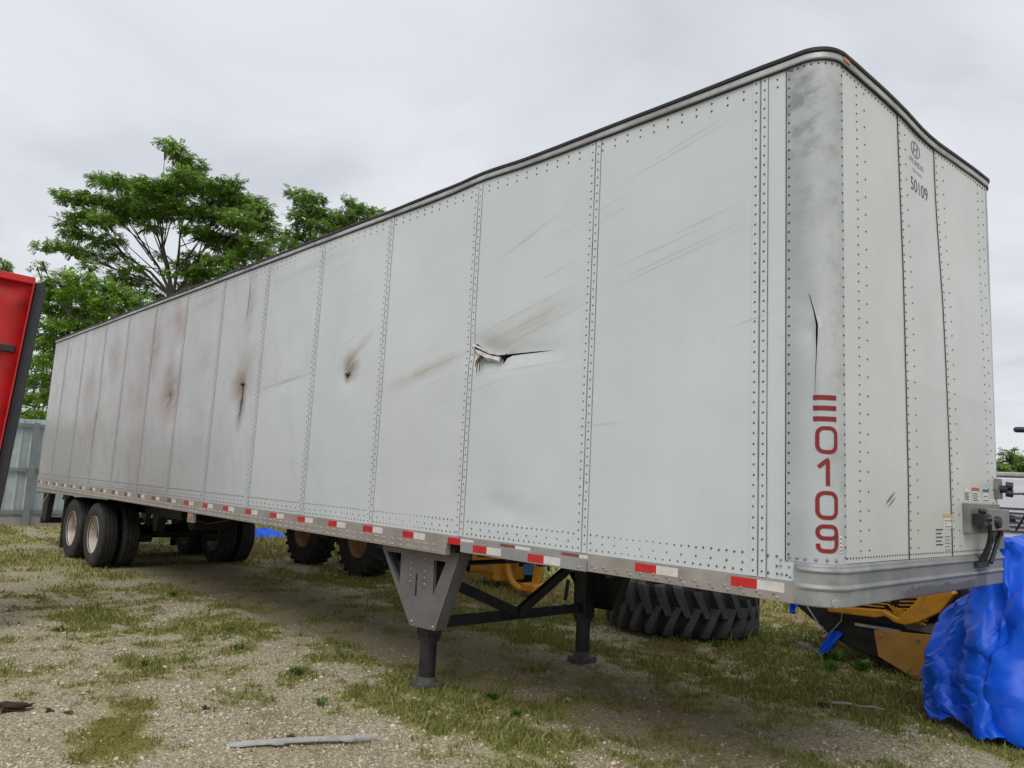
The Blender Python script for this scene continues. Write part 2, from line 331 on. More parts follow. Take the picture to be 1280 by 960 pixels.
# ------------------------------------------------------------------ drape the tarpaulin (short cloth run while the scene is still empty)
TNX, TNY, TNB = 76, 54, 10
def drape(frames):
    rnd = random.Random(5); tmp = []
    def obstacle(mb, thick, fr):
        o = mb.build('drape_form', None); tmp.append(o); o.modifiers.new('c', 'COLLISION'); o.collision.thickness_outer = thick; o.collision.cloth_friction = fr
    obstacle(MB().box(.15,.75,3.05,3.5,.15,.5), .02, 12); obstacle(MB().box(-.6,-.3,3.1,3.5,0,.45), .02, 12); obstacle(MB().box(-9,9,-6,12,-.3,0), .015, 30)
    T = np.array([(-.76,3.60,.66),(-.68,3.36,.76),(-.45,3.26,1.0),(-.16,3.22,1.44),(.08,3.34,1.26),(.5,3.28,1.12),(1.2,3.3,1.0)])
    d = np.r_[0, np.cumsum(np.linalg.norm(np.diff(T, axis=0), axis=1))]; vs_ = []; pins = []
    for j in range(TNY+1):
        for i in range(TNX+1):
            u = i/TNX; p = np.array([np.interp(u*d[-1], d, T[:,k]) for k in range(3)])
            fold = math.sin(u*27+1.5*math.sin(u*8))*.5+math.sin(u*12+1)*.5; n = j*(TNX+1)+i
            if j <= TNB:
                t = 1-j/TNB; q = p+np.array([.1*t, 1.2*t+.015*fold*(1-t), .03*math.sin(t*9+u*11)+.06*math.sin(u*25)*t])
                if j < TNB or i % 5 == 0: pins.append(n)
            else:
                t = (j-TNB)/(TNY-TNB); q = p+np.array([(.12-.10*(1-u)**3)*t, -.45*t+.24*fold*min(1, t*3), -t*(p[2]-.05)])+np.array([rnd.uniform(-.006,.006) for _ in range(3)])
            if j == TNY and i % 9 == 0: pins.append(n)
            vs_.append(tuple(q))
    fs_ = [(j*(TNX+1)+i, j*(TNX+1)+i+1, (j+1)*(TNX+1)+i+1, (j+1)*(TNX+1)+i) for j in range(TNY) for i in range(TNX)]
    me = bpy.data.meshes.new('drape'); me.from_pydata(vs_, [], fs_); o = bpy.data.objects.new('drape', me); COL.objects.link(o); tmp.append(o)
    o.vertex_groups.new(name='pin').add(pins, 1, 'REPLACE')
    md = o.modifiers.new('cloth', 'CLOTH'); s = md.settings; s.vertex_group_mass = 'pin'; s.quality = 6; s.mass = .25
    s.tension_stiffness = 30; s.compression_stiffness = 30; s.shear_stiffness = 20; s.bending_stiffness = 1.2; s.air_damping = 4; s.shrink_min = -.08
    c = md.collision_settings; c.collision_quality = 2; c.distance_min = .014; c.use_self_collision = True; c.self_distance_min = .014
    md.point_cache.frame_end = frames
    for f in range(1, frames+1): scene.frame_set(f)
    e = o.evaluated_get(bpy.context.evaluated_depsgraph_get()).to_mesh()
    co = np.zeros(len(e.vertices)*3, np.float32); e.vertices.foreach_get('co', co)
    for t_ in tmp: bpy.data.objects.remove(t_)
    scene.frame_set(1); return co.reshape(-1, 3).astype(float)
TARP_CO = drape(75)

# ------------------------------------------------------------------ ground
def blob(x, y, cx, cy, rx, ry): return np.exp(-(((x-cx)/rx)**2 + ((y-cy)/ry)**2))
def cover(x, y):
    """grass cover 0..1, brown soil 0..1, moss / straw tint 0..1"""
    n = fbm(x*.9+3, y*.9+8, 5); n2 = fbm(x*3.1+40, y*3.1+11, 4)
    g = .42 + (n-.5)*1.1 + (n2-.5)*1.3
    near = smooth01((1.0-y)/1.5)                       # open gravel on the camera's side
    g = g - .20*near*smooth01((x+13)/5)
    g = g + .26*np.exp(-((y-.10-.12*np.sin(x*.7))/.26)**2)*smooth01((x+12)/2)*smooth01((-1.2-x)/1.2)*(.1+1.3*n2)
    g = g + .45*np.exp(-((y-2.62+.1*np.sin(x*.9))/.26)**2)*(.35+n2)
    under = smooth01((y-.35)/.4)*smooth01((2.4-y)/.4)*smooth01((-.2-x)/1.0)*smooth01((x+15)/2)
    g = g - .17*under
    g = g + .30*smooth01((y-2.7)/.8) + .20*smooth01((-11-x)/3)
    for cx, cy, r, a in ((-2.9,.45,.25,.12),(-2.4,.32,.3,.12),(-4.43,-.37,.16,.9),(-5.5,-.38,.22,.5),(-5.3,-1.3,.35,.4),(-2.07,-.1,.3,.4),(-3.46,-2.14,.30,.9),(-3.75,-1.95,.22,.7),(-4.2,-1.72,.17,.7),(-8,-.6,.8,.3),(-6.8,-1.5,.5,.25),(-9.5,-1.2,1,.25)):
        g = g + a*blob(x, y, cx, cy, r, r)
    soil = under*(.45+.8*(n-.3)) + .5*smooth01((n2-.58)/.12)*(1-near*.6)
    moss = np.clip((.35+1.2*n2)*(1.0*blob(x,y,-3.46,-2.14,.36,.3)+1.0*blob(x,y,-3.8,-1.95,.22,.2)+.8*blob(x,y,-4.2,-1.72,.2,.15)),0,1)
    straw = np.clip(.9*blob(x,y,-3.6,-1.05,.4,.25)+.7*blob(x,y,-4.6,-1.7,.5,.25)+.9*blob(x,y,-2.9,-1.2,.3,.2)+.8*blob(x,y,-2.2,1.5,.8,.4)+.9*smooth01((fbm(x*.6+70,y*.6+9,4)-.52)/.16)*smooth01((y-1.5)/1.5),0,1)
    return np.clip(g,0,1), np.clip(soil,0,1), moss, straw
def relief(x, y):
    z = .05*(fbm(x*.5+9, y*.5+2, 3)-.5) + .03*(fbm(x*2.1, y*2.1, 3)-.5)
    z = z - .045*np.exp(-((y-.75)/.2)**2)*smooth01((x+11)/2)*smooth01((-x)/1) - .03*np.exp(-((y+.75)/.3)**2)*smooth01((x+12)/3)
    far = np.hypot(x+4, y-1)
    return z*smooth01((60-far)/30)
def axis(a, b, step, far, k=1.35):
    c = list(np.arange(a, b+1e-6, step)); s = step; lo = [a]; 
    while lo[-1] > -far: s *= k; lo.append(lo[-1]-s)
    s = step; hi = [b]
    while hi[-1] < far: s *= k; hi.append(hi[-1]+s)
    return np.array(lo[:0:-1] + c + hi[1:])
gx = axis(-15, 3, .085, 900); gy = axis(-5, 8, .085, 900)
GX, GY = np.meshgrid(gx, gy); Z = relief(GX, GY)
V = np.stack([GX.ravel(), GY.ravel(), Z.ravel()], 1); nx, ny = len(gx), len(gy)
idx = np.arange(nx*ny).reshape(ny, nx)
F = np.stack([idx[:-1,:-1], idx[:-1,1:], idx[1:,1:], idx[1:,:-1]], -1).reshape(-1, 4)
def fast_mesh(name, V, F):
    me = bpy.data.meshes.new(name); k = F.shape[1]
    me.vertices.add(len(V)); me.vertices.foreach_set('co', V.astype(np.float32).ravel())
    me.loops.add(F.size); me.loops.foreach_set('vertex_index', F.astype(np.int32).ravel())
    me.polygons.add(len(F)); me.polygons.foreach_set('loop_start', np.arange(0, F.size, k, dtype=np.int32))
    me.update(calc_edges=True); return me
def set_col(me, name, C):
    a = me.attributes.new(name, 'FLOAT_COLOR', 'POINT'); a.data.foreach_set('color', C.astype(np.float32).ravel())
me = fast_mesh('ground', V, F)
g, so, mo, stw = cover(V[:,0], V[:,1])
set_col(me, 'cover', np.stack([g, so, mo, stw], 1))
def ground_mat():
    t = NT('gravel_and_turf')
    at = t.n('ShaderNodeAttribute', attribute_name='cover'); sp = t.n('ShaderNodeSeparateColor'); t.l(at.outputs['Color'], sp.inputs[0])
    G, S, MO, ST = sp.outputs[0], sp.outputs[1], sp.outputs[2], at.outputs['Alpha']
    vo = t.n('ShaderNodeTexVoronoi'); vo.inputs['Scale'].default_value = 38; t.l(t.obj, vo.inputs['Vector'])
    vo2 = t.n('ShaderNodeTexVoronoi'); vo2.inputs['Scale'].default_value = 85; t.l(t.obj, vo2.inputs['Vector'])
    s2 = t.n('ShaderNodeSeparateColor'); t.l(vo.outputs['Color'], s2.inputs[0])
    s3 = t.n('ShaderNodeSeparateColor'); t.l(vo2.outputs['Color'], s3.inputs[0])
    stone = t.mix(s2.outputs[0], (.32,.278,.18), (.72,.66,.485))
    stone = t.mix(t.math('MULTIPLY', s3.outputs[1], .5), stone, (.43,.365,.25))
    stone = t.mix(t.mapr(vo.outputs['Distance'], .25, .75, 0, .55), stone, (.11,.09,.065))
    big = t.mapr(t.noise(.7, 6, .6), .35, .65)
    stone = t.mix(t.math('MULTIPLY', big, .4), stone, (.35,.30,.18))
    fine = t.noise(55, 6, .7)
    soil = t.mix(t.mapr(fine, .3, .7), (.205,.17,.09), (.45,.375,.215))
    turf = t.mix(t.mapr(t.noise(30, 6, .7), .3, .7), (.17,.18,.038), (.44,.42,.12))
    turf = t.mix(t.mapr(t.noise(1.6, 5, .6), .4, .62), turf, t.mix(t.mapr(fine, .3, .7), (.20,.17,.05), (.42,.35,.13)))
    edge = t.math('ADD', G, t.math('MULTIPLY', t.math('SUBTRACT', t.noise(16, 7, .7), .5), .9))
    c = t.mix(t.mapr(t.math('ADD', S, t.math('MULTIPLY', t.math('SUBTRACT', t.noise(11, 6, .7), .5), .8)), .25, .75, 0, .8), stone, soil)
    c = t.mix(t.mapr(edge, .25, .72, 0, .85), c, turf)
    nzm = t.mapr(t.math('ADD', MO, t.math('MULTIPLY', t.math('SUBTRACT', t.noise(14, 6, .7), .5), 1.3)), .35, .8, 0, .8)
    c = t.mix(nzm, c, t.mix(t.mapr(fine, .3, .7), (.10,.082,.012), (.235,.19,.035)))
    nzs = t.mapr(t.math('ADD', ST, t.math('MULTIPLY', t.math('SUBTRACT', t.noise(9, 6, .7), .5), 1.0)), .35, .8, 0, .6)
    c = t.mix(nzs, c, t.mix(t.mapr(fine, .3, .7), (.13,.085,.035), (.29,.205,.095)))
    t.col(c); t.set(rough=.95, spec=.2)
    h = t.math('ADD', t.math('MULTIPLY', vo.outputs['Distance'], -.8), t.math('ADD', t.math('MULTIPLY', vo2.outputs['Distance'], -.35), t.math('MULTIPLY', fine, .5)))
    t.bump(h, .9, .02); return t.m
ground = link('ground', me, ground_mat(), None, 89); ground['kind'] = 'structure'

def visible(P, mx=170, my=120, zmax=60):
    u, v, z = proj(P); return (z > .3) & (u > -mx) & (u < 1280+mx) & (v < 960+my) & (z < zmax)
# loose stones
def stones(n, x0, x1, y0, y1, smin, smax, power):
    x = rng.uniform(x0, x1, n); y = rng.uniform(y0, y1, n)
    P = np.stack([x, y, relief(x, y)], 1); d = np.hypot(x-CAM[0], y-CAM[1])
    g, so, mo, stw = cover(x, y)
    keep = visible(P) & (rng.random(n) < np.clip((5.5/np.maximum(d, 1))**power, 0, 1)*(1-.8*np.clip(g*1.2,0,1))*(1-.9*mo)*(1-.45*so))
    return P[keep], so[keep]
base = np.array([(1,0,0),(-1,0,0),(0,1,0),(0,-1,0),(0,0,1),(0,0,-1)], float)
bf = np.array([(0,2,4),(2,1,4),(1,3,4),(3,0,4),(2,0,5),(1,2,5),(3,1,5),(0,3,5)])
P, so = stones(230000, -10, 1.5, -4.5, 6, 0, 0, 1.5)
n = len(P); s = np.exp(rng.normal(-5.1, .5, n)).clip(.0025, .024)
sc = np.stack([s*rng.uniform(.8,1.5,n), s*rng.uniform(.7,1.2,n), s*rng.uniform(.45,.8,n)], 1)
vv = base[None]*(1+rng.uniform(-.35,.35,(n,6,3))) + rng.uniform(-.3,.3,(n,6,3))
vv = vv*sc[:,None,:]; a = rng.uniform(0, 6.28, n); ca, sa = np.cos(a)[:,None], np.sin(a)[:,None]
vx = vv[...,0]*ca-vv[...,1]*sa; vy = vv[...,0]*sa+vv[...,1]*ca
vv = np.stack([vx, vy, vv[...,2]], -1) + P[:,None,:] + np.array([0,0,.15])*sc[:,None,2:3]
FF = (bf[None]+6*np.arange(n)[:,None,None]).reshape(-1,3)
me = fast_mesh('gravel', vv.reshape(-1,3), FF)
tone = rng.beta(2.2, 2.2, n)[:,None]; warm = rng.uniform(0,1,n)[:,None]
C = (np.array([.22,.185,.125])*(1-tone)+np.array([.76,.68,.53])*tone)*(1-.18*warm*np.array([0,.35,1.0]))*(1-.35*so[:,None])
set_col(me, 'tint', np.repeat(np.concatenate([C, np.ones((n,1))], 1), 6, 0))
def tint_mat(name, rough=.9, translucent=0.0):
    t = NT(name); at = t.n('ShaderNodeAttribute', attribute_name='tint'); t.l(at.outputs['Color'], t.b.inputs['Base Color']); t.set(rough=rough, spec=.25)
    if translucent:
        tr = t.n('ShaderNodeBsdfTranslucent'); t.l(at.outputs['Color'], tr.inputs['Color']); ms = t.n('ShaderNodeMixShader'); ms.inputs[0].default_value = translucent
        t.l(t.b.outputs[0], ms.inputs[1]); t.l(tr.outputs[0], ms.inputs[2]); t.l(ms.outputs[0], t.t.nodes['Material Output'].inputs['Surface'])
    return t.m
o = link('gravel', me, tint_mat('loose_stone')); tag(o, 'loose tan and grey gravel stones scattered over the yard', 'gravel', kind='stuff')

# short grass
def grass(n, x0, x1, y0, y1, hmin, hmax, thr, fade):
    x = rng.uniform(x0, x1, n); y = rng.uniform(y0, y1, n); g, so, mo, stw = cover(x, y)
    cl = vnoise(x*9+3, y*9+1)*.6+vnoise(x*23, y*23)*.4
    P = np.stack([x, y, relief(x, y)-.004], 1); d = np.hypot(x-CAM[0], y-CAM[1])
    pr = np.clip((g*1.15+(cl-.5)*1.0-thr)/.5, 0, 1)*np.clip((fade/np.maximum(d,1))**1.2, 0, 1)*(1-.5*so)
    k = visible(P) & (rng.random(n) < pr); P, g, mo, stw, d, cl = P[k], g[k], mo[k], stw[k], d[k], cl[k]; n = len(P)
    h = rng.uniform(hmin, hmax, n)*(.45+.9*g)*(1-.6*mo)*(.5+cl); w = h*rng.uniform(.05,.11,n)+.0012+.00025*d
    a = rng.uniform(0, 6.28, n); b = rng.uniform(0, 6.28, n); lean = rng.uniform(.1,.9,n)*h
    ux, uy = np.cos(a)*w, np.sin(a)*w
    mid = P + np.stack([np.cos(b)*lean*.35, np.sin(b)*lean*.35, h*.6], 1)
    tip = P + np.stack([np.cos(b)*lean, np.sin(b)*lean, h], 1)
    U = np.stack([ux, uy, 0*ux], 1)
    VV = np.stack([P-U, P+U, mid+U*.7, mid-U*.7, tip], 1)
    F = np.concatenate([np.array([[0,1,2],[0,2,3],[3,2,4]])[None]+5*np.arange(n)[:,None,None]]).reshape(-1,3)
    t = rng.random(n)[:,None]; dry = np.clip(rng.normal(.52,.28,n)+.55*stw+.25*mo, 0, 1)[:,None]
    green = np.array([.085,.15,.022])*(1-t)+np.array([.25,.34,.06])*t
    straw = np.array([.21,.165,.06])*(1-t)+np.array([.40,.33,.15])*t
    C = green*(1-dry)+straw*dry; C = C*(1-mo[:,None]*.5)+np.array([.17,.14,.02])*mo[:,None]*.5
    return VV, F, np.repeat(np.concatenate([C, np.ones((n,1))],1), 5, 0)
parts = [grass(800000, -10, 1.5, -4.5, 6.5, .008, .030, .30, 6.5), grass(240000, -22, 1.5, -4, 16, .025, .065, .30, 13), grass(60000, -30, 25, 4, 45, .06, .16, .3, 25)]
VV = []; FF = []; CC = []; b = 0
for v_, f_, c_ in parts:
    v_ = v_.reshape(-1,3); VV.append(v_); FF.append(f_+b); CC.append(c_); b += len(v_)
me = fast_mesh('grass', np.concatenate(VV), np.concatenate(FF)); set_col(me, 'tint', np.concatenate(CC))
NBLADES = b//5
o = link('grass', me, tint_mat('grass_blade', .7, .3)); tag(o, 'short patchy green and straw coloured grass over the yard', 'grass', kind='stuff')

# ------------------------------------------------------------------ semi trailer
B0 = 1.25; HS = 2.7355; W = 2.59; LT = 15.98; RC = .14
KX, KY = -.0337/HS, .0388/HS
def sh(x, y, z):
    t = max(0.0, z-B0); return (x+KX*t, y+KY*t, z)
TR = empty('semi_trailer', (0,0,0))
tag(TR, 'long white dented semi trailer parked on its landing legs', 'trailer')
def part(name, mb, mt, parent=None, smooth=False, shear=True, fix=True, bevel=0):
    if shear: mb.xf(sh)
    return mb.build(name, mt, parent or TR, smooth, fix, bevel)
def gauss(x, z, cx, cz, sx, sz, a=0.0):
    ca, sa = math.cos(a), math.sin(a); u = (x-cx)*ca+(z-cz)*sa; v = -(x-cx)*sa+(z-cz)*ca
    return math.exp(-(u/sx)**2-(v/sz)**2)
SEAM = [-.3876-1.2192*k for k in range(13)]
def dent(x, zr):
    d = .030*gauss(x, zr, -2.60, 1.36, .22, .10, -.3) + .014*gauss(x, zr, -2.15, 1.32, .35, .07, -.03)
    d += .028*gauss(x, zr, -6.93, 1.30, .12, .28) + .02*gauss(x, zr, -4.62, 1.32, .12, .12) + .02*gauss(x, zr, -9.25, 1.35, .18, .2)
    d += .012*gauss(x, zr, -9.2, 2.35, .2, .2) + .010*gauss(x, zr, -2.25, .21, .3, .05, -.05) + .008*gauss(x, zr, -2.4, .26, .12, .05)
    d += 0.002*gauss(x, zr, -4.8, .43, 4.5, .03, .01) + .015*gauss(x, zr, -12.5, 1.45, .3, .35, .4) + .012*gauss(x, zr, -11, 1.2, .25, .3)
    d += .014*gauss(x, zr, -6.95, 2.4, .06, .32) + .008*gauss(x, zr, -5.9, 1.32, .5, .05, .1)
    return d
def wav(x, zr): return .017*(float(fbm(np.array(x*.75+4), np.array(zr*.55+2), 3))-.5)
def in_poly(x, y, P):
    r = False; j = len(P)-1
    for i in range(len(P)):
        if (P[i][1] > y) != (P[j][1] > y) and x < (P[j][0]-P[i][0])*(y-P[i][1])/(P[j][1]-P[i][1])+P[i][0]: r = not r
        j = i
    return r
def cdt_sheet(u0, u1, v0, v1, nu, nv, holes, dense=()):
    pts = [(u0+(u1-u0)*i/nu, v0+(v1-v0)*j/nv) for j in range(nv+1) for i in range(nu+1)]
    for (a0, a1, b0, b1, p, q) in dense:
        pts += [(a0+(a1-a0)*(i+.5)/p, b0+(b1-b0)*(j+.5)/q) for i in range(p) for j in range(q)]
    ed = []
    for h in holes:
        s = len(pts); pts += h; ed += [(s+i, s+(i+1)%len(h)) for i in range(len(h))]
    r = delaunay_2d_cdt([Vector(p) for p in pts], ed, [], 0, 1e-5)
    vs = [tuple(p) for p in r[0]]; fs = []
    for f in r[2]:
        cx = sum(vs[i][0] for i in f)/len(f); cy = sum(vs[i][1] for i in f)/len(f)
        if not any(in_poly(cx, cy, h) for h in holes): fs.append(tuple(f))
    return vs, fs
TEAR = [(-2.795,1.405),(-2.772,1.437),(-2.755,1.442),(-2.70,1.402),(-2.613,1.362),(-2.55,1.345),(-2.47,1.335),(-2.412,1.333),(-2.25,1.329),(-2.10,1.326),(-1.92,1.318),
        (-2.10,1.317),(-2.25,1.318),(-2.36,1.317),(-2.42,1.302),(-2.452,1.262),(-2.462,1.300),(-2.50,1.313),(-2.58,1.322),(-2.64,1.352),(-2.70,1.372),(-2.755,1.383)]
SLIT = [(-6.975,1.375),(-6.94,1.40),(-6.905,1.372),(-6.86,1.368),(-6.90,1.35),(-6.905,1.22),(-6.90,1.08),(-6.912,.985),(-6.925,1.09),(-6.928,1.25),(-6.935,1.345)]
HOLE3 = [(-4.645,1.335),(-4.632,1.342),(-4.612,1.33),(-4.590,1.320),(-4.612,1.316),(-4.624,1.295),(-4.636,1.31)]
HOLE4 = [(-9.25,1.37),(-9.235,1.385),(-9.215,1.36),(-9.22,1.33),(-9.24,1.32)]
edges = [-.225] + SEAM + [-LT]
for side in (0, 1):
    for k in range(len(edges)-1):
        x1, x0 = edges[k], edges[k+1]; mb = MB()
        holes = [h for h in (TEAR, SLIT, HOLE3, HOLE4) if side == 0 and x0 < h[0][0] < x1]
        nu, nv = (6, 10) if side else (18 if x1-x0 > .5 else 4, 44)
        dense = [(min(p[0] for p in h)-.12, max(p[0] for p in h)+.12, min(p[1] for p in h)-.12, max(p[1] for p in h)+.12, 24, 12) for h in holes]
        vs_, fs_ = cdt_sheet(x0, x1, 0, HS, nu, nv, holes, dense)
        for (x, zr) in vs_:
            if side == 0:
                w = math.sin(math.pi*min(1, max(0, (x-x0)/(x1-x0))))
                y = dent(x, zr)*min(1, zr/.06)*min(1, (HS-zr)/.1) + wav(x, zr)*w
            else: y = W
            mb.v.append((x, y, B0+zr))
        mb.f = fs_
        part('side_panel', mb, M['side'], smooth=60)
    for k, x in enumerate(SEAM):                      # riveted splice strips
        prof = [(-.045,.0),(-.045,.0035),(-.007,.0035),(-.005,.0008),(.005,.0008),(.007,.0035),(.045,.0035),(.045,.0)]
        mb = MB(); n = 44
        for j in range(n+1):
            zr = .002+(HS-.004)*j/n
            for o_, p_ in prof:
                y = (dent(x+o_, zr)*min(1, zr/.06)*min(1, (HS-zr)/.1) - p_) if side == 0 else W+p_
                mb.v.append((x+o_, y, B0+zr))
        q = len(prof); mb.f = [(j*q+i, j*q+i+1, (j+1)*q+i+1, (j+1)*q+i) for j in range(n) for i in range(q-1)]
        part('splice_strip', mb, M['strip'])
        if side == 0:
            for o_, hw in ((0, .0045), (.0475, .0028)):       # dirty sealant lines
                mb = MB()
                for j in range(n+1):
                    zr = .004+(HS-.03)*j/n; y = dent(x+o_, zr)*min(1, zr/.06)*min(1, (HS-zr)/.1)-.0016; mb.v += [(x+o_-hw, y, B0+zr), (x+o_+hw, y, B0+zr)]
                mb.f = [(2*j, 2*j+1, 2*j+3, 2*j+2) for j in range(n)]; part('sealant_line', mb, M['sealant'])
# torn lip, curled sheet and rusty strands at the big tear
mb = MB(); lip = [(-2.77,1.395),(-2.70,1.376),(-2.62,1.345),(-2.55,1.322),(-2.46,1.306)]
dr = [.012,.045,.05,.035,.05]; ou = [.02,.05,.06,.05,.045]
V_ = []
for i, (x, z) in enumerate(lip):
    yb = dent(x, z); V_ += [(x, yb, B0+z), (x+.005, yb-ou[i]*.8, B0+z+.006), (x+.012, yb-ou[i], B0+z-dr[i]*.5), (x+.018, yb-ou[i]*.55, B0+z-dr[i])]
mb.add(V_, [(i*4+j, (i+1)*4+j, (i+1)*4+j+1, i*4+j+1) for i in range(4) for j in range(3)])
part('torn_lip', mb, M['torn'], smooth=True)
mb = MB(); up = [(-2.775,1.437),(-2.70,1.404),(-2.61,1.364),(-2.50,1.34),(-2.41,1.334)]
V_ = []
for i, (x, z) in enumerate(up):
    yb = dent(x, z); V_ += [(x, yb, B0+z), (x, yb-.022, B0+z+.004), (x, yb-.03, B0+z-.010)]
mb.add(V_, [(i*3+j, (i+1)*3+j, (i+1)*3+j+1, i*3+j+1) for i in range(4) for j in range(2)])
part('torn_lip', mb, M['torn'], smooth=True)
for x, z, dx_, dz_, r_ in ((-2.675,1.345,-.03,-.13,.006),(-2.66,1.34,-.008,-.125,.005),(-2.645,1.335,.005,-.07,.004),(-2.69,1.335,-.03,-.08,.008),(-2.668,1.345,-.012,-.06,.012)):
    mb = MB(); mb.tube([(x, .0, B0+z), (x+dx_*.4, -.03, B0+z+dz_*.45), (x+dx_, -.022, B0+z+dz_)], [r_, r_*.8, r_*.4], 6)
    part('rusty_strand', mb, M['rust'])
for x, z in ((-6.925,1.37),(-4.62,1.33)):
    mb = MB(); V_ = []
    for i in range(7):
        a = math.pi*(i/6.0); r0 = .035+.015*random.random()
        V_ += [(x+r0*math.cos(a), dent(x, z)-.002, B0+z+r0*math.sin(a)*.6), (x+r0*.6*math.cos(a), dent(x, z)-.022-.01*random.random(), B0+z+r0*.45*math.sin(a)-.01)]
    mb.add(V_, [(2*i, 2*i+2, 2*i+3, 2*i+1) for i in range(6)]); part('torn_lip', mb, M['rust'], smooth=True)
mb = MB(); mb.box(-LT+.1, -.10, .055, .07, B0, B0+HS-.06); mb.box(-LT+.1, -.10, W-.07, W-.055, B0, B0+HS-.06)
part('inner_liner', mb, M['plywood'])

def xbox(x0, x1, y0, y1, z0, z1): return MB().box(x0, x1, y0, y1, z0, z1)
# corner caps (rounded), left one creased and split
def cap_xy(s):
    a = .23-RC
    if s < a: return -.23+s, 0.0, 0.0, -1.0
    s -= a
    if s < RC*math.pi/2:
        t = s/RC; return -RC+RC*math.sin(t), RC-RC*math.cos(t), math.sin(t), -math.cos(t)
    return 0.0, RC+s-RC*math.pi/2, 1.0, 0.0
SL = .23-RC+RC*math.pi/2+.014
CRACK = [(.115,1.452),(.124,1.44),(.146,1.36),(.163,1.285),(.162,1.24),(.158,1.16),(.152,1.05),(.147,.93),(.1455,.93),(.149,1.05),(.1535,1.16),(.152,1.24),(.153,1.285),(.140,1.36),(.120,1.44)]
def cap_dent(s, zr):
    d = .020*math.exp(-((s-.115)/.05)**2-((zr-1.33)/.13)**2)
    side_ = 1/(1+math.exp((s-.152)/.006)); d += .016*side_*math.exp(-((s-.15)/.09)**2)*float(smooth01((1.34-zr)/.10))*float(smooth01((zr-.3)/.6))
    d += .002*math.exp(-((s-.16)/.1)**2)*math.sin(zr*9)*float(smooth01((zr-1.6)/.8)) - .010*math.exp(-((s-.165)/.018)**2-((zr-1.27)/.05)**2)
    return d
vs_, fs_ = cdt_sheet(0, SL, .098, HS+.002, 22, 60, [CRACK], [(.06,.22,.85,1.55,14,30)])
mb = MB()
for s, zr in vs_:
    x, y, nx_, ny_ = cap_xy(s); d = cap_dent(s, zr)*math.sin(math.pi*min(1, s/SL))-.004; mb.v.append((x-nx_*d, y-ny_*d, B0+zr))
mb.f = fs_; part('corner_cap', mb, M['cap'], smooth=60)
mb = MB(); vs_ = [(SL*i/12, .098+(HS-.096)*j/8) for j in range(9) for i in range(13)]
for s, zr in vs_:
    x, y, nx_, ny_ = cap_xy(s); mb.v.append((x+nx_*.004, W-y-ny_*.004, B0+zr))
mb.f = [(j*13+i, j*13+i+1, (j+1)*13+i+1, (j+1)*13+i) for j in range(8) for i in range(12)]
part('corner_cap', mb, M['cap'], smooth=60)
part('corner_infill', xbox(-.226, -.181, -.001, .01, B0, B0+.099), M['side'])
mb = MB(); mb.tube([(-.10,.13,B0+.2),(-.10,.13,B0+2.6)], .05, 8); part('corner_post', mb, M['plywood'])

# front wall: three sheets, the header pushed in
def bow(y, zr): return .030*math.exp(-((y-1.5)/.55)**2)*float(smooth01((zr-.8)/1.9)) + .012*(float(fbm(np.array(y*1.3), np.array(zr*.9+5), 3))-.5)*min(1, y/.3)*min(1, (W-y)/.3)
FS = [RC+.002, .935, 1.575, W-RC-.002]
for k in range(3):
    y0, y1 = FS[k], FS[k+1]; mb = MB(); nu, nv = 14, 40; lift = (.0, .003, .006)[k]
    for j in range(nv+1):
        for i in range(nu+1):
            y = y0+(y1-y0+(.012 if k < 2 else 0))*i/nu; zr = .10+(HS-.10)*j/nv
            ys = y + (0 if (k == 0 and i == 0) or (k == 2 and i == nu) else -.05*smooth01((zr-1.6)/1.1)*math.exp(-((y-1.3)/.5)**2))
            mb.v.append((lift-bow(y, zr), ys, B0+zr))
    mb.f = [(j*(nu+1)+i, j*(nu+1)+i+1, (j+1)*(nu+1)+i+1, (j+1)*(nu+1)+i) for j in range(nv) for i in range(nu)]
    part('front_panel', mb, M['front'], smooth=60)
def frontx(ys, zr, o_=.009):
    y = ys
    for _ in range(4): y = ys+.05*float(smooth01((zr-1.6)/1.1))*math.exp(-((y-1.3)/.5)**2)
    return (0 if y < FS[1] else .003 if y < FS[2] else .006)-bow(y, zr)+(o_-.009)

for k in (1, 2):                                      # dark gaps where the front sheets overlap
    mb = MB(); n = 50
    for j in range(n+1):
        zr = .10+(HS-.10)*j/n; y = FS[k]; ys = y-.05*float(smooth01((zr-1.6)/1.1))*math.exp(-((y-1.3)/.5)**2)
        x = (.003, .006)[k-1]-bow(y, zr)+.0012; mb.v += [(x, ys-.006, B0+zr), (x, ys+.004, B0+zr)]
    mb.f = [(2*j, 2*j+1, 2*j+3, 2*j+2) for j in range(n)]; part('sealant_line', mb, M['gasket'])
part('sealant_line', xbox(-.236, -.2305, -.0035, .004, B0+.098, B0+HS-.02), M['gasket'])
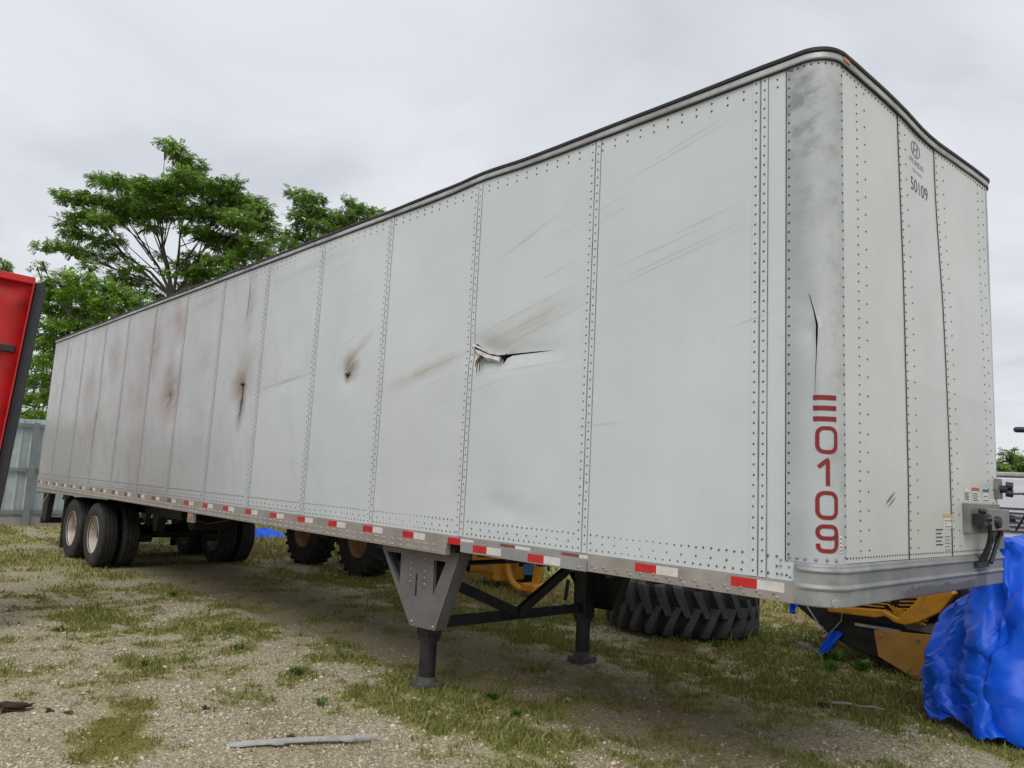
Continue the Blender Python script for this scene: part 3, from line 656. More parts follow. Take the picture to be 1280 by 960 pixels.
# perimeter path of the body
def perim(xa, xb, r=RC, step=.25, wob=0):
    P = []; n = max(2, int((-r-xa)/step))
    for i in range(n+1): P.append((xa+(-r-xa)*i/n, 0.0, 0.0, -1.0))
    for i in range(1, 11): t = math.pi/2*i/10; P.append((-r+r*math.sin(t), r-r*math.cos(t), math.sin(t), -math.cos(t)))
    for i in range(1, 17): P.append((0.0, r+(W-2*r)*i/16, 1.0, 0.0))
    for i in range(1, 11): t = math.pi/2*i/10; P.append((-r+r*math.cos(t), W-r+r*math.sin(t), math.cos(t), math.sin(t)))
    for i in range(1, n+1): P.append((-r+(xb+r)*i/n, W, 0.0, 1.0))
    return P
def rail_sweep(name, prof, mt, wob, step=.2, seed=0):
    mb = MB(); path = perim(-LT-.01, -LT-.01, step=step); mb.sweep(path, prof, True)
    k = len(prof)
    for i, (x, y, nx_, ny_) in enumerate(path):
        b_ = bow(y, HS) if nx_ > .99 else 0
        w = wob*(float(fbm(np.array(x*1.7+seed+y*2), np.array(3.3+seed), 3))-.5) if abs(nx_) < .99 else 0
        for j in range(k):
            vx_, vy_, vz_ = mb.v[i*k+j]; mb.v[i*k+j] = (vx_-b_, vy_+w*.4, vz_+w + .018*math.exp(-((x+2.75)/.3)**2)*(abs(ny_) > .9) - .25*b_)
    return part(name, mb, mt, smooth=25)
zt = B0+HS
rail_sweep('top_rail', [(-.02,zt-.005),(.012,zt-.012),(.014,zt-.006),(.016,zt-.003),(.016,zt+.024),(.011,zt+.028),(-.02,zt+.028)], M['toprail'], .006)
rail_sweep('roof_sealant', [(-.03,zt+.025),(.018,zt+.026),(.025,zt+.031),(.025,zt+.047),(.016,zt+.055),(-.03,zt+.057)], M['gasket'], .022, .12, 7)
rail_sweep('rail_shadow_line', [(.0,zt-.022),(.0155,zt-.020),(.0155,zt-.012),(.0,zt-.010)], M['gasket'], .003, .2, 3)  # dark strip standing in for the shadow gap under the rail lip
mb = MB(); mb.box(-LT, -.06, .03, W-.03, zt+.01, zt+.035); part('roof_sheet', mb, M['roof'])
for x, c in ((-11.7,M['clod']),(-8.95,M['rust']),(-9.1,M['clod']),(-10.0,M['clod']),(-12.1,M['rust']),(-7.2,M['clod'])):   # leaf litter caught on the rail
    for q in range(12):
        a = random.uniform(0, 6.28); x_ = x+random.gauss(0,.14); L_ = random.uniform(.05,.16)
        part('twig', MB().tube([(x_, random.uniform(-.02,.08), zt+.06), (x_+L_*math.cos(a), random.uniform(-.05,.06), zt+.06+random.uniform(-.05,.06))], random.uniform(.004,.009), 5), c)
# corner marker lamp
mb = MB(); mb.box(.005, .022, RC+.0, RC+.07, zt+.002, zt+.022); part('marker_lamp', mb, M['amber'])

# bottom rails
Z_ = lambda r: B0+r
for side in (0, 1):
    Yo = (lambda a, b: (a, b)) if side == 0 else (lambda a, b: (W-b, W-a))
    part('bottom_rail', xbox(-1.54, -.182, *Yo(-.014, .03), Z_(-.105), Z_(-.002)), M['rail'], bevel=.002)
    part('bottom_rail', xbox(-2.95, -1.542, *Yo(-.012, .03), Z_(-.06), Z_(-.002)), M['rail'], bevel=.002)
    part('bottom_rail', xbox(-LT, -2.952, *Yo(-.014, .03), Z_(-.104), Z_(-.002)), M['rail'], bevel=.002)
    part('lower_rail', xbox(-LT+.02, -2.955, *Yo(-.019, .03), Z_(-.148), Z_(-.1045)), M['rail'], bevel=.002)
    part('rear_skirt', MB().prism([(-LT, Z_(-.149)), (-LT, Z_(-.235)), (-13.9, Z_(-.20)), (-11.4, Z_(-.165)), (-11.3, Z_(-.149))], *Yo(-.012, .02)), M['rail'])
    part('repair_plate', xbox(-2.77, -1.54, *Yo(-.026, -.0145), Z_(-.108), Z_(-.030)), M['plate'], bevel=.002)
    ys = (lambda d: (-d-.0012, -d)) if side == 0 else (lambda d: (W+d, W+d+.0012))
    def tape(x, d, z0, z1, old=False):
        part('reflective_tape', xbox(x, x+.15, *ys(d), Z_(z0), Z_(z1)), M['red_old'] if old else M['red_tape'])
        part('reflective_tape', xbox(x+.151, x+.30, *ys(d), Z_(z0), Z_(z1)), M['white_tape'])
    tape(-.533, .0142, -.060, -.012); tape(-1.167, .0142, -.060, -.012)
    tape(-2.35, .0122, -.055, -.010, True); tape(-1.762, .0122, -.055, -.010, True)
    tape(-2.625, .0262, -.094, -.044); tape(-2.058, .0262, -.098, -.048)
    x = -2.935
    while x > -LT+.1:
        tape(x, .0142, -.062, -.013, x < -8.5); x -= .588

# rivets and bolts
def dome(mb, p, n_, r, h, seg=6):
    p = Vector(p); n_ = Vector(n_).normalized(); a = Vector((0,0,1)); u = n_.cross(a).normalized(); v = n_.cross(u)
    b = [p+(u*math.cos(6.2832*i/seg)+v*math.sin(6.2832*i/seg))*r for i in range(seg)]
    c = [p+n_*h*.8+(u*math.cos(6.2832*i/seg)+v*math.sin(6.2832*i/seg))*r*.62 for i in range(seg)]
    mb.add(b+c+[p+n_*h], [(i, (i+1)%seg, seg+(i+1)%seg, seg+i) for i in range(seg)]+[(seg+i, seg+(i+1)%seg, 2*seg) for i in range(seg)])
rv = MB()
jit = lambda a: random.uniform(-a, a)
def srow(xs, zr):
    for x in xs: dome(rv, (x+jit(.002), dent(x, zr)*min(1, zr/.06)*min(1, (HS-zr)/.1)-.001, B0+zr+jit(.002)), (0,-1,0), .0068, .005)
for x in SEAM:
    for j in range(50):
        for o_ in (-.026, .026):
            zr = .028+j*.0545; dome(rv, (x+o_+jit(.0015), dent(x+o_, zr)-.003, B0+zr+(.027 if o_ > 0 and x < -1 else 0)+jit(.002)), (0,-1,0), .0068, .005)
far_ok = lambda x: all(abs(x-s_) > .05 for s_ in SEAM)
srow([x for x in np.arange(-LT+.05, -.26, .048) if far_ok(x)], .115); srow([x for x in np.arange(-LT+.05, -.26, .096) if far_ok(x)], .066); srow([x for x in np.arange(-LT+.05, -.2, .05) if far_ok(x)], .026)
srow([x for x in np.arange(-LT+.05, -.26, .105) if far_ok(x)], HS-.055); srow([x for x in np.arange(-LT+.05, -.26, .105) if far_ok(x)], HS-.10)
for j in range(52):                                   # cap edges
    zr = .13+j*.0505
    for s in (.014, SL-.012):
        x, y, nx_, ny_ = cap_xy(s); dome(rv, (x+nx_*.004, y+ny_*.004, B0+zr), (nx_, ny_, 0), .0068, .005)
for s in np.arange(.03, SL, .035):
    x, y, nx_, ny_ = cap_xy(s); dome(rv, (x+nx_*.005, y+ny_*.005, B0+HS-.035), (nx_, ny_, 0), .0068, .005)
for y, st in ((.325,.05),(.425,.10),(.955,.05),(1.06,.095),(1.60,.05),(1.70,.095),(2.28,.06),(2.37,.09)):
    zr = .16
    while zr < HS-.05:
        yy = y-.05*float(smooth01((zr-1.6)/1.1))*math.exp(-((y-1.3)/.5)**2)
        dome(rv, (frontx(yy, zr, .009), yy, B0+zr+jit(.003)), (1,0,0), .0062, .005); zr += st
for y in np.arange(.17, W-.15, .034): dome(rv, (frontx(y, .13, .009), y, B0+.125), (1,0,0), .006, .005)
for y in np.arange(.17, W-.15, .045): dome(rv, (frontx(y, HS, .009), y, B0+HS-.045), (1,0,0), .006, .005)
o = part('rivet', rv, M['rivet'], fix=False); o['kind'] = 'stuff'
bt = MB()
for x in np.arange(-1.50, -.2, .093):
    dome(bt, (x, -.014, B0-.066+jit(.004)), (0,-1,0), .0095, .008); dome(bt, (x+.02, -.014, B0-.083+jit(.003)), (0,-1,0), .0095, .008)
for x in np.arange(-LT+.1, -3.0, .115):
    for a, b in ((.0,-.084),(.03,-.086),(.01,-.127),(.04,-.127)): dome(bt, (x+a, -.014 if b > -.1 else -.019, B0+b), (0,-1,0), .008, .007)
for s in (.02,.06,.10,.15,.20,.245): 
    x, y, nx_, ny_ = cap_xy(s); dome(bt, (x+nx_*.005, y+ny_*.005, B0+.118), (nx_, ny_, 0), .0095, .008)
dome(bt, (-1.60,-.0265,B0-.085),(0,-1,0),.010,.008)
for x, z in ((-.26,.10),(-.225,.10),(-.26,.07),(-.215,.068),(-.255,.03),(-.21,.02)): dome(bt, (x, -.001, B0+z), (0,-1,0), .008, .006)
o = part('rail_bolt', bt, M['bolt'], fix=False); o['kind'] = 'stuff'

# front bolster (sill) with two pressed ribs
def bolster_mat():
    t = NT('bolster_skin'); sp = t.n('ShaderNodeSeparateXYZ'); t.l(t.obj, sp.inputs[0])
    c = t.mix(t.mapr(t.noise(3, 6, .6), .35, .65), (.20,.21,.215), (.30,.31,.31))
    c = t.mix(t.mapr(t.noise(22, 6, .7), .60, .68, 0, .6), c, (.14,.13,.12))
    e = t.math('ADD', sp.outputs['Z'], t.math('MULTIPLY', t.math('SUBTRACT', t.noise(14, 6, .75), .5), .09))
    yb = t.math('MULTIPLY', t.mapr(sp.outputs['Y'], .72, .86), t.mapr(sp.outputs['Y'], 2.0, 1.9))
    lowf = t.math('MULTIPLY', t.mapr(e, B0-.047, B0-.062), yb)
    c = t.mix(t.math('MULTIPLY', lowf, .9), c, (.045,.045,.05))
    yy = t.math('ADD', sp.outputs['Y'], t.math('MULTIPLY', t.math('SUBTRACT', t.noise(18, 5, .7), .5), .08))
    c = t.mix(t.math('MULTIPLY', t.math('MULTIPLY', t.mapr(yy, 1.93, 1.96), t.mapr(yy, 2.16, 2.13)), .8), c, (.06,.06,.065))
    c = t.mix(t.math('MULTIPLY', t.math('MULTIPLY', t.mapr(t.noise(6, 5, .6), .42, .6), t.mapr(sp.outputs['Y'], .6, .15)), .4), c, (.42,.43,.43))
    c = t.mix(t.math('MULTIPLY', t.mapr(sp.outputs['Y'], .35, .9), .35), c, (.24,.23,.21))
    t.col(c); t.set(rough=.5, metal=.3); t.bump(t.noise(16, 5), .12, .01); return t.m
mb = MB()
prof = [(.0,.098),(.014,.096),(.020,.088),(.021,.080),(.030,.072),(.032,.066),(.030,.060),(.021,.052),(.020,.0),(.028,-.008),(.031,-.016),(.028,-.024),(.020,-.032),(.020,-.100),(.015,-.106),(.0,-.107)]
path = [p for p in perim(-.180, -.180, step=.05)]
mb.sweep(path, [(o_, B0+z) for o_, z in prof], True)
k = len(prof)
for i, (x, y, nx_, ny_) in enumerate(path):            # rib ends fade into the sheet on the side
    if abs(nx_) < .01:
        f = min(1, max(0, (x+.165)/.03))
        for j in range(4, 13):
            if j not in (7, 8): vx_, vy_, vz_ = mb.v[i*k+j]; o_ = prof[j][0]; mb.v[i*k+j] = (vx_, (0 if ny_ < 0 else W)+ny_*(.0205+(max(o_, .0205)-.0205)*f), vz_)
part('front_bolster', mb, bolster_mat(), smooth=22)
mb = MB(); mb.lathe([(.0,.004),(.018,.004),(.022,.001),(.022,-.01)], (0,0,0), 'y', 16)
t_ = .6; mb.xf(lambda x, y, z: (-RC+(RC+.021)*math.sin(1.0)+x*.54+y*.84, RC-(RC+.021)*math.cos(1.0)-y*.54+x*.84, B0-.085+z)); part('bolster_plug', mb, M['plate'])
mb = MB(); mb.box(-.17, -.015, .16, W-.16, B0-.10, B0+.09); part('bolster_beam', mb, M['chassis'])

# red characters running down the corner
def wrap(poly, mb, w, off=.0062, closed=False):
    """a stroke of width w along poly (s, z) laid on the rounded corner"""
    P = []
    pts = poly+[poly[0]] if closed else poly
    for a, b in zip(pts[:-1], pts[1:]):
        n = max(1, int(math.dist(a, b)/.012)); P += [(a[0]+(b[0]-a[0])*i/n, a[1]+(b[1]-a[1])*i/n) for i in range(n)]
    if not closed: P.append(pts[-1])
    n = len(P); V_ = []
    for i in range(n):
        a = P[(i-1)%n] if closed or i > 0 else P[i]; b = P[(i+1)%n] if closed or i < n-1 else P[i]
        dx_, dz_ = b[0]-a[0], b[1]-a[1]; L_ = math.hypot(dx_, dz_) or 1; nx_, nz_ = -dz_/L_, dx_/L_
        for q in (-1, 1):
            s, z = P[i][0]+q*nx_*w/2, P[i][1]+q*nz_*w/2; x, y, ax, ay = cap_xy(s)
            d = off - cap_dent(s, z)*math.sin(math.pi*min(1, max(0, s/SL))); V_.append((x+ax*d, y+ay*d, B0+z))
    m_ = n if closed else n-1
    mb.add(V_, [(2*i, 2*((i+1)%n), 2*((i+1)%n)+1, 2*i+1) for i in range(m_)]); return mb
def rrect(s0, s1, z0, z1, r):
    P = []
    for cx, cz, a0 in ((s1-r, z1-r, 0), (s0+r, z1-r, 90), (s0+r, z0+r, 180), (s1-r, z0+r, 270)):
        for q in range(6): a = R(a0+18*q); P.append((cx+r*math.cos(a), cz+r*math.sin(a)))
    return P
for z in (.913, .860, .806): part('corner_bar_mark', wrap([(.137,z),(.141,z),(.246,z),(.250,z)], MB(), .024), M['redpaint'])
SW = .0195
part('corner_numeral', wrap(rrect(.157,.246,.642,.760,.032), MB(), SW, closed=True), M['redpaint'])
part('corner_numeral', wrap([(.162,.566),(.205,.606),(.205,.476)], wrap([(.205,.60),(.205,.476)], MB(), SW), SW, .0066), M['redpaint'])
part('corner_numeral', wrap(rrect(.157,.246,.321,.441,.032), MB(), SW, closed=True), M['redpaint'])
nine = rrect(.157,.246,.222,.279,.027)
mb = wrap(nine, MB(), SW, closed=True); wrap([(.246,.25),(.246,.195),(.243,.178),(.234,.166),(.22,.161),(.18,.161),(.168,.166),(.160,.178),(.158,.195)], mb, SW, .0068); part('corner_numeral', mb, M['redpaint'])
mb = wrap([(.270,.235),(.270,.155)], MB(), .017, .007); part('decal', mb, M['label_w'])
for z in (.222,.202,.182,.166): part('decal_print', wrap([(.266,z),(.274,z)], MB(), .007, .0082), M['redpaint'] if z > .2 else M['ink'])

# lettering and decals on the front wall
def text_mesh(txt, h):
    cu = bpy.data.curves.new('txt', 'FONT'); cu.body = txt; cu.size = 1; cu.resolution_u = 4
    ob = bpy.data.objects.new('txt', cu); COL.objects.link(ob); dg = bpy.context.evaluated_depsgraph_get()
    me_ = ob.evaluated_get(dg).to_mesh(); V_ = [tuple(v.co) for v in me_.vertices]; F_ = [tuple(p.vertices) for p in me_.polygons]
    bpy.data.objects.remove(ob); xs = [v[0] for v in V_]; ys_ = [v[1] for v in V_]; s = h/(max(ys_)-min(ys_))
    return [((x-min(xs))*s, (y-min(ys_))*s) for x, y, _ in V_], F_, (max(xs)-min(xs))*s
def front_text(txt, y, zr, h, w, mt, name, off=.0105, skew=0):
    V_, F_, w0 = text_mesh(txt, h); mb = MB()
    mb.add([(frontx(y+u*w/w0, zr+v, off), y+u*w/w0, B0+zr+v-skew*u*w/w0) for u, v in V_], F_); return part(name, mb, mt, fix=False)
front_text('50109', 1.11, 2.315, .085, .30, M['ink'], 'fleet_number')
front_text('HYUNDAI', 1.10, 2.495, .036, .25, M['logo'], 'maker_lettering')
front_text('TRANSLEAD', 1.15, 2.445, .018, .17, M['logo'], 'maker_lettering')
mb = MB(); V_ = []; n = 28
for i in range(n):
    a = 2*math.pi*i/n
    for k in (1.0, .84): y, z = 1.215+.085*k*math.cos(a), 2.60+.052*k*math.sin(a)-(.0 if k == 1 else 0); V_.append((frontx(y, z, .0105), y, B0+z))
mb.add(V_, [(2*i, 2*((i+1)%n), 2*((i+1)%n)+1, 2*i+1) for i in range(n)])
def quad(mb, P, off=.0105): mb.add([(frontx(y, z, off), y, B0+z) for y, z in P], [tuple(range(len(P)))])
quad(mb, [(1.165,2.563),(1.182,2.561),(1.206,2.640),(1.188,2.642)]); quad(mb, [(1.222,2.560),(1.240,2.562),(1.264,2.636),(1.246,2.640)])
quad(mb, [(1.190,2.588),(1.232,2.600),(1.238,2.614),(1.196,2.602)])
part('maker_emblem', mb, M['logo'], fix=False)
def decal(y0, y1, z0, z1, head, lines=4, hm=None):
    mb = MB(); quad(mb, [(y0,z0),(y1,z0),(y1,z1),(y0,z1)], .0102); d = part('decal', mb, M['label_w'], fix=False)
    if head:
        mb = MB(); quad(mb, [(y0,z1-(z1-z0)*.22),(y1,z1-(z1-z0)*.22),(y1,z1),(y0,z1)], .0112); part('decal_band', mb, M[head], d, fix=False)
    mb = MB()
    for i in range(lines):
        z = z0+(z1-z0)*(.1+.62*i/max(1, lines)); quad(mb, [(y0+.1*(y1-y0),z),(y1-.12*(y1-y0)*(1+i%2),z),(y1-.12*(y1-y0)*(1+i%2),z+.006),(y0+.1*(y1-y0),z+.006)], .0112)
    part('decal_print', mb, hm or M['ink'], d, fix=False)
decal(1.805,1.905,.435,.520,None,5); decal(1.945,2.09,.430,.525,'label_r',4); decal(2.165,2.28,.435,.520,'label_b',2,M['label_b'])
decal(1.44,1.60,.265,.350,'label_y',3,M['logo'])
mb = MB()
for i in range(5): z = .255-.022*i; quad(mb, [(1.32,z),(1.425-.02*(i%2),z),(1.425-.02*(i%2),z+.008),(1.32,z+.008)])
part('stencil_text', mb, M['ink'], fix=False)
mb = MB()
for i in range(5): z = .215-.020*i; quad(mb, [(1.46,z),(1.55-.02*(i%2),z),(1.55-.02*(i%2),z+.005),(1.46,z+.005)])
part('stencil_text', mb, M['logo'], fix=False)
# connector box, couplings, hoses
bx = part('connector_box', xbox(.008, .05, 1.76, 2.36, B0+.235, B0+.425), M['boxgrey'], bevel=.006)
part('box_cover', xbox(.05, .11, 1.93, 2.34, B0+.255, B0+.395), M['boxgrey'], bx, bevel=.008)
mb = MB(); mb.lathe([(.0,.05),(.026,.05),(.036,.045),(.04,.03),(.04,.0)], (0,0,0), 'x', 20); mb.xf(lambda x,y,z:(x+.09,y+2.06,z+B0+.31)); part('socket', mb, M['hose'], bx, True)
mb = MB(); mb.box(.05,.12,1.80,1.92,B0+.29,B0+.36); mb.tube([(.1,1.86,B0+.33),(.135,1.88,B0+.335)],.022,10); mb.tube([(.08,1.84,B0+.38),(.11,1.86,B0+.375)],.016,10); part('air_coupling', mb, M['hose'], bx)
mb = MB(); mb.box(.05,.10,2.36,2.43,B0+.30,B0+.36); mb.tube([(.08,2.40,B0+.33),(.125,2.41,B0+.335)],.022,10); part('air_coupling', mb, M['hose'], bx)
part('backing_plate', MB().prism([(2.40,B0+.46),(2.49,B0+.46),(2.505,B0+.53),(2.49,B0+.60),(2.40,B0+.60),(2.385,B0+.53)], .008, .03).xf(lambda x,y,z:(y,x,z)), M['boxgrey'])
mb = MB(); mb.tube([(.03,2.45,B0+.53),(.075,2.455,B0+.53)],.026,12); mb.tube([(.06,2.455,B0+.556),(.10,2.47,B0+.55)],.027,12); mb.tube([(.06,2.455,B0+.505),(.10,2.47,B0+.50)],.025,12); part('air_coupling', mb, M['hose'])
mb = MB(); mb.tube([(.09,2.468,B0+.50),(.15,2.50,B0+.505),(.17,2.58,B0+.48),(.13,2.70,B0+.40),(.02,2.80,B0+.25)],.008,6); part('hose', mb, M['hose'])
for a, b, c, r_ in (((.12,1.90,B0+.30),(.10,2.0,B0+.17),(.03,1.98,B0+.06),.012),((.10,2.07,B0+.27),(.09,2.02,B0+.15),(.03,1.99,B0+.05),.013),((.10,1.99,B0+.25),(.085,2.06,B0+.15),(.03,2.05,B0+.05),.011)):
    P = [Vector(a)*(1-t)**2+Vector(b)*2*t*(1-t)+Vector(c)*t*t for t in np.linspace(0,1,9)]; part('hose', MB().tube(P, r_, 8), M['hose'], smooth=True)
part('red_coupling', MB().tube([(.07,2.29,B0+.255),(.07,2.275,B0+.225)], .018, 10), M['redpaint'])
part('hose', MB().tube([(.065,2.28,B0+.23),(.05,2.13,B0+.045)], .014, 10), M['hose'], smooth=True)
part('document_holder', xbox(.008, .024, 2.37, 2.53-.02, B0+.125, B0+.25), M['boxgrey'], bevel=.003)
part('hose_bracket', xbox(.022, .045, 1.90, 2.12, B0+.02, B0+.055), M['chassis'])

# floor and cross members
part('floor', xbox(-LT+.05, -.2, .04, W-.04, B0-.03, B0-.005), M['plywood'])
cm = part('cross_member', xbox(-.02, .02, .04, W-.04, -.05, .05), M['chassis'], shear=False)
for i in range(50):
    c = cm if i == 0 else dup(cm); c.location = (-.5-.305*i, 0, B0-.082)
part('rear_wall', xbox(-LT, -LT+.05, .02, W-.02, B0, B0+HS), M['side'])
part('rear_sill', xbox(-LT-.01, -LT+.12, .0, W, B0-.25, B0-.005), M['chassis'])
# amber side lamp
lb = part('lamp_bracket', xbox(-8.10, -7.92, -.006, .03, Z_(-.265), Z_(-.150)), M['rail']); part('side_lamp', xbox(-8.06, -7.96, -.02, -.006, Z_(-.235), Z_(-.175)), M['amber'], lb, bevel=.006)

# landing gear
LX = -3.47
for yb, yl, sgn in ((.115, .27, 1), (W-.29, W-.47, -1)):
    outer = [(-3.99,1.13),(-2.93,1.13),(-2.95,1.06),(-3.19,.50),(-3.52,.49),(-3.97,1.04)]
    hs = [[(-3.91,1.035),(-3.70,1.04),(-3.695,.79)], [(-3.25,1.03),(-3.10,1.03),(-3.24,.76)]]
    pts = outer+hs[0]+hs[1]; ed = [(i, (i+1)%6) for i in range(6)]+[(6,7),(7,8),(8,6),(9,10),(10,11),(11,9)]
    r_ = delaunay_2d_cdt([Vector(p) for p in pts], ed, [], 0, 1e-5); vs_ = [tuple(p) for p in r_[0]]
    fs_ = [tuple(f) for f in r_[2] if in_poly(sum(vs_[i][0] for i in f)/3, sum(vs_[i][1] for i in f)/3, outer) and not any(in_poly(sum(vs_[i][0] for i in f)/3, sum(vs_[i][1] for i in f)/3, h) for h in hs)]
    mb = MB(); nv_ = len(vs_); y0, y1 = yb-.006, yb+.006
    mb.add([(x, y0, z) for x, z in vs_]+[(x, y1, z) for x, z in vs_], fs_+[tuple(i+nv_ for i in reversed(f)) for f in fs_])
    gm = M['legpaint'] if sgn > 0 else M['black']; br = part('gusset_bracket', mb, gm, shear=False)
    mb = MB()
    for loop in (outer, hs[0], hs[1]):                    # edge flanges that give the plate its depth
        for i in range(len(loop)):
            a, b = loop[i], loop[(i+1)%len(loop)]
            if a[1] > 1.1 and b[1] > 1.1: continue
            dpt = .10*sgn if loop is outer else .02*sgn
            mb.add([(a[0], yb, a[1]), (b[0], yb, b[1]), (b[0], yb+dpt, b[1]), (a[0], yb+dpt, a[1])], [(0,1,2,3)])
    part('bracket_flange', mb, gm, br, shear=False)
    mb = MB()
    for z in (.83,.88,.93,.98,1.03):
        for x in (-3.55, -3.36): dome(mb, (x, yb-sgn*.006, z), (0,-sgn,0), .011, .009)
    for x in (-3.50, -3.22): dome(mb, (x, yb-sgn*.006, .525), (0,-sgn,0), .012, .01)
    o = part('bracket_bolt', mb, M['bolt'] if sgn > 0 else M['black'], br, shear=False); o['kind'] = 'stuff'
    part('crank_slot', xbox(-3.475, -3.455, min(yb-sgn*.009, yb-sgn*.006), max(yb-sgn*.009, yb-sgn*.006), .73, .90), M['black'], br, shear=False)
    part('upper_leg', xbox(LX-.075, LX+.075, yl-.075, yl+.075, .40, 1.14), M['black'], shear=False, bevel=.012)
    part('lower_leg', MB().tube([(LX,yl,.06),(LX,yl,.42)], .068, 18), M['black'], smooth=True, shear=False)
    part('leg_collar', MB().tube([(LX,yl,.37),(LX,yl,.41)], .088, 18), M['black'], smooth=True, shear=False)
    mb = MB(); mb.tube([(LX,yl,.045),(LX,yl,.09)], [.082,.075], 18)
    ft = part('foot', mb, M['foot'], smooth=True, shear=False)
    part('foot_plate', xbox(LX-.10, LX+.10, yl-.10, yl+.10, -.01, .045), M['foot'], ft, shear=False, bevel=.006)
ya, yb_ = .345, W-.545
part('cross_brace', MB().bar((LX,ya,.50),(LX,yb_,.50), .05, .085), M['black'], shear=False)
ym = (ya+yb_)/2
part('cross_brace', MB().bar((LX+.052,ya-.02,.86),(LX+.052,ym,.52), .05, .08), M['black'], shear=False)
part('cross_brace', MB().bar((LX+.052,yb_+.02,1.02),(LX+.052,ym,.52), .05, .08), M['black'], shear=False)
mb = MB(); mb.tube([(LX+.1,.2,.98),(LX+.1,W-.2,.98)], .02, 8); part('cross_shaft', mb, M['black'], shear=False)
mb = MB(); mb.tube([(LX-.1,W-.60,.75),(LX-.1,W-.63,.56)], .018, 8); part('crank_handle', mb, M['black'], shear=False)

# running gear
AX = (-12.13, -13.43); RW = .505
def tyre_prof(R_, w, rb, grooves=3, depth=.012):
    h = w/2; P = [(rb, -h*.75), (rb+.02, -h*.88), (rb+(R_-rb)*.5, -h), (R_-.05, -h*.97), (R_-.02, -h*.86), (R_-.004, -h*.74)]
    gs = np.linspace(-h*.74, h*.74, grooves*2+2)
    for g_ in gs[1:-1].reshape(-1, 2) if grooves else []:
        c = (g_[0]+g_[1])/2; P += [(R_, c-.012), (R_-depth, c-.007), (R_-depth, c+.007), (R_, c+.012)]
    return P+[(R_-.004, h*.74), (R_-.02, h*.86), (R_-.05, h*.97), (rb+(R_-rb)*.5, h), (rb+.02, h*.88), (rb, h*.75)]
ty = MB().lathe(tyre_prof(RW, .27, .285), (0,0,0), 'y', 56)
rmP = MB().lathe([(.283,-.115),(.292,-.122),(.296,-.108),(.280,-.085),(.268,-.05),(.262,.02),(.245,.055),(.20,.068),(.14,.060),(.125,.02),(.11,-.02),(.085,-.03),(.0,-.03)], (0,0,0), 'y', 48)   # deep dish, outer face towards -y
w0 = part('wheel', rmP, M['rim'], shear=False, smooth=True); t0 = part('tyre', ty, M['rubber'], w0, shear=False, smooth=30)
nut = MB()
for i in range(10): a = 2*math.pi*i/10; dome(nut, (.17*math.cos(a), .058, .17*math.sin(a)), (0,-1,0), .016, .03)
o = part('wheel_nut', nut, M['rim'], w0, shear=False); o['kind'] = 'stuff'
first = True
for ax in AX:
    for y, rz in ((.165,0),(.495,math.pi),(W-.495,0),(W-.165,math.pi)):
        q = w0 if first else dup_tree(w0, TR); first = False
        q.location = (ax, y, RW-.006); q.rotation_euler = (0, random.uniform(0,6.28), 0) if rz == 0 else (0, 0, rz)
    part('axle', MB().tube([(ax,.12,RW),(ax,W-.12,RW)], .065, 14), M['chassis'], smooth=True, shear=False)
    for y in (.75, W-.75):
        part('brake_chamber', MB().tube([(ax+.28,y+.1,.48),(ax+.28,y-.1,.48)], .085, 14), M['chassis'], smooth=True, shear=False)
        part('spring_pack', MB().tube([(ax-.5,y,.74),(ax-.25,y,.64),(ax,y,.60),(ax+.25,y,.64),(ax+.5,y,.74)], .045, 8), M['chassis'], shear=False)
for y in (.75, W-.75):
    part('slider_rail', xbox(-14.3, -10.2, y-.05, y+.05, .86, 1.12), M['chassis'], shear=False)
    for x in (-11.25, -12.56, -13.85): part('spring_hanger', MB().prism([(x-.16,.88),(x+.16,.88),(x+.07,.62),(x-.07,.62)], y-.06, y+.06), M['chassis'], shear=False)
for x in (-10.3, -12.5, -14.2): part('slider_cross_tube', MB().tube([(x,.72,.98),(x,W-.72,.98)], .06, 10), M['chassis'], shear=False)
part('air_tank', MB().tube([(-10.6,1.0,.82),(-10.6,1.7,.82)], .14, 16), M['chassis'], smooth=True, shear=False)
for x, y, z in ((-9.6,.8,.95),(-9.0,1.5,.98)): part('air_line', MB().tube([(x-1.2,y,z),(x,y+.05,z-.1),(x+.9,y,z+.02)], .012, 6), M['hose'], shear=False)
for y in (.04, W-.64):
    mb = MB(); n = 8
    for i in range(n+1):
        z = .95-.83*i/n; x = -14.02-.03*math.sin(i/n*3)
        mb.v += [(x, y, z), (x, y+.6, z), (x-.012, y+.6, z), (x-.012, y, z)]
    mb.f = [(i*4+j, i*4+(j+1)%4, (i+1)*4+(j+1)%4, (i+1)*4+j) for i in range(n) for j in range(4)]+[(0,1,2,3),(n*4+3,n*4+2,n*4+1,n*4)]
    part('mud_flap', mb, M['rubber'], shear=False)
    part('flap_hanger', xbox(-14.2, -13.95, y, y+.6, .95, 1.0), M['chassis'], shear=False); part('flap_hanger', xbox(-14.25, -13.85, y+.02, y+.10, 1.0, 1.12), M['chassis'], shear=False)
for y in (.12, W-.62): 
    part('guard_post', MB().prism([(-15.95,1.02),(-15.45,1.02),(-15.62,.47),(-15.90,.47)], y, y+.1), M['chassis'], shear=False)
    part('guard_brace', MB().bar((-15.86,y-.004,.82),(-15.55,y-.004,1.0), .012, .05), M['rail'], shear=False)
part('guard_bar', xbox(-15.92, -15.80, .10, W-.10, .42, .53), M['chassis'], shear=False)

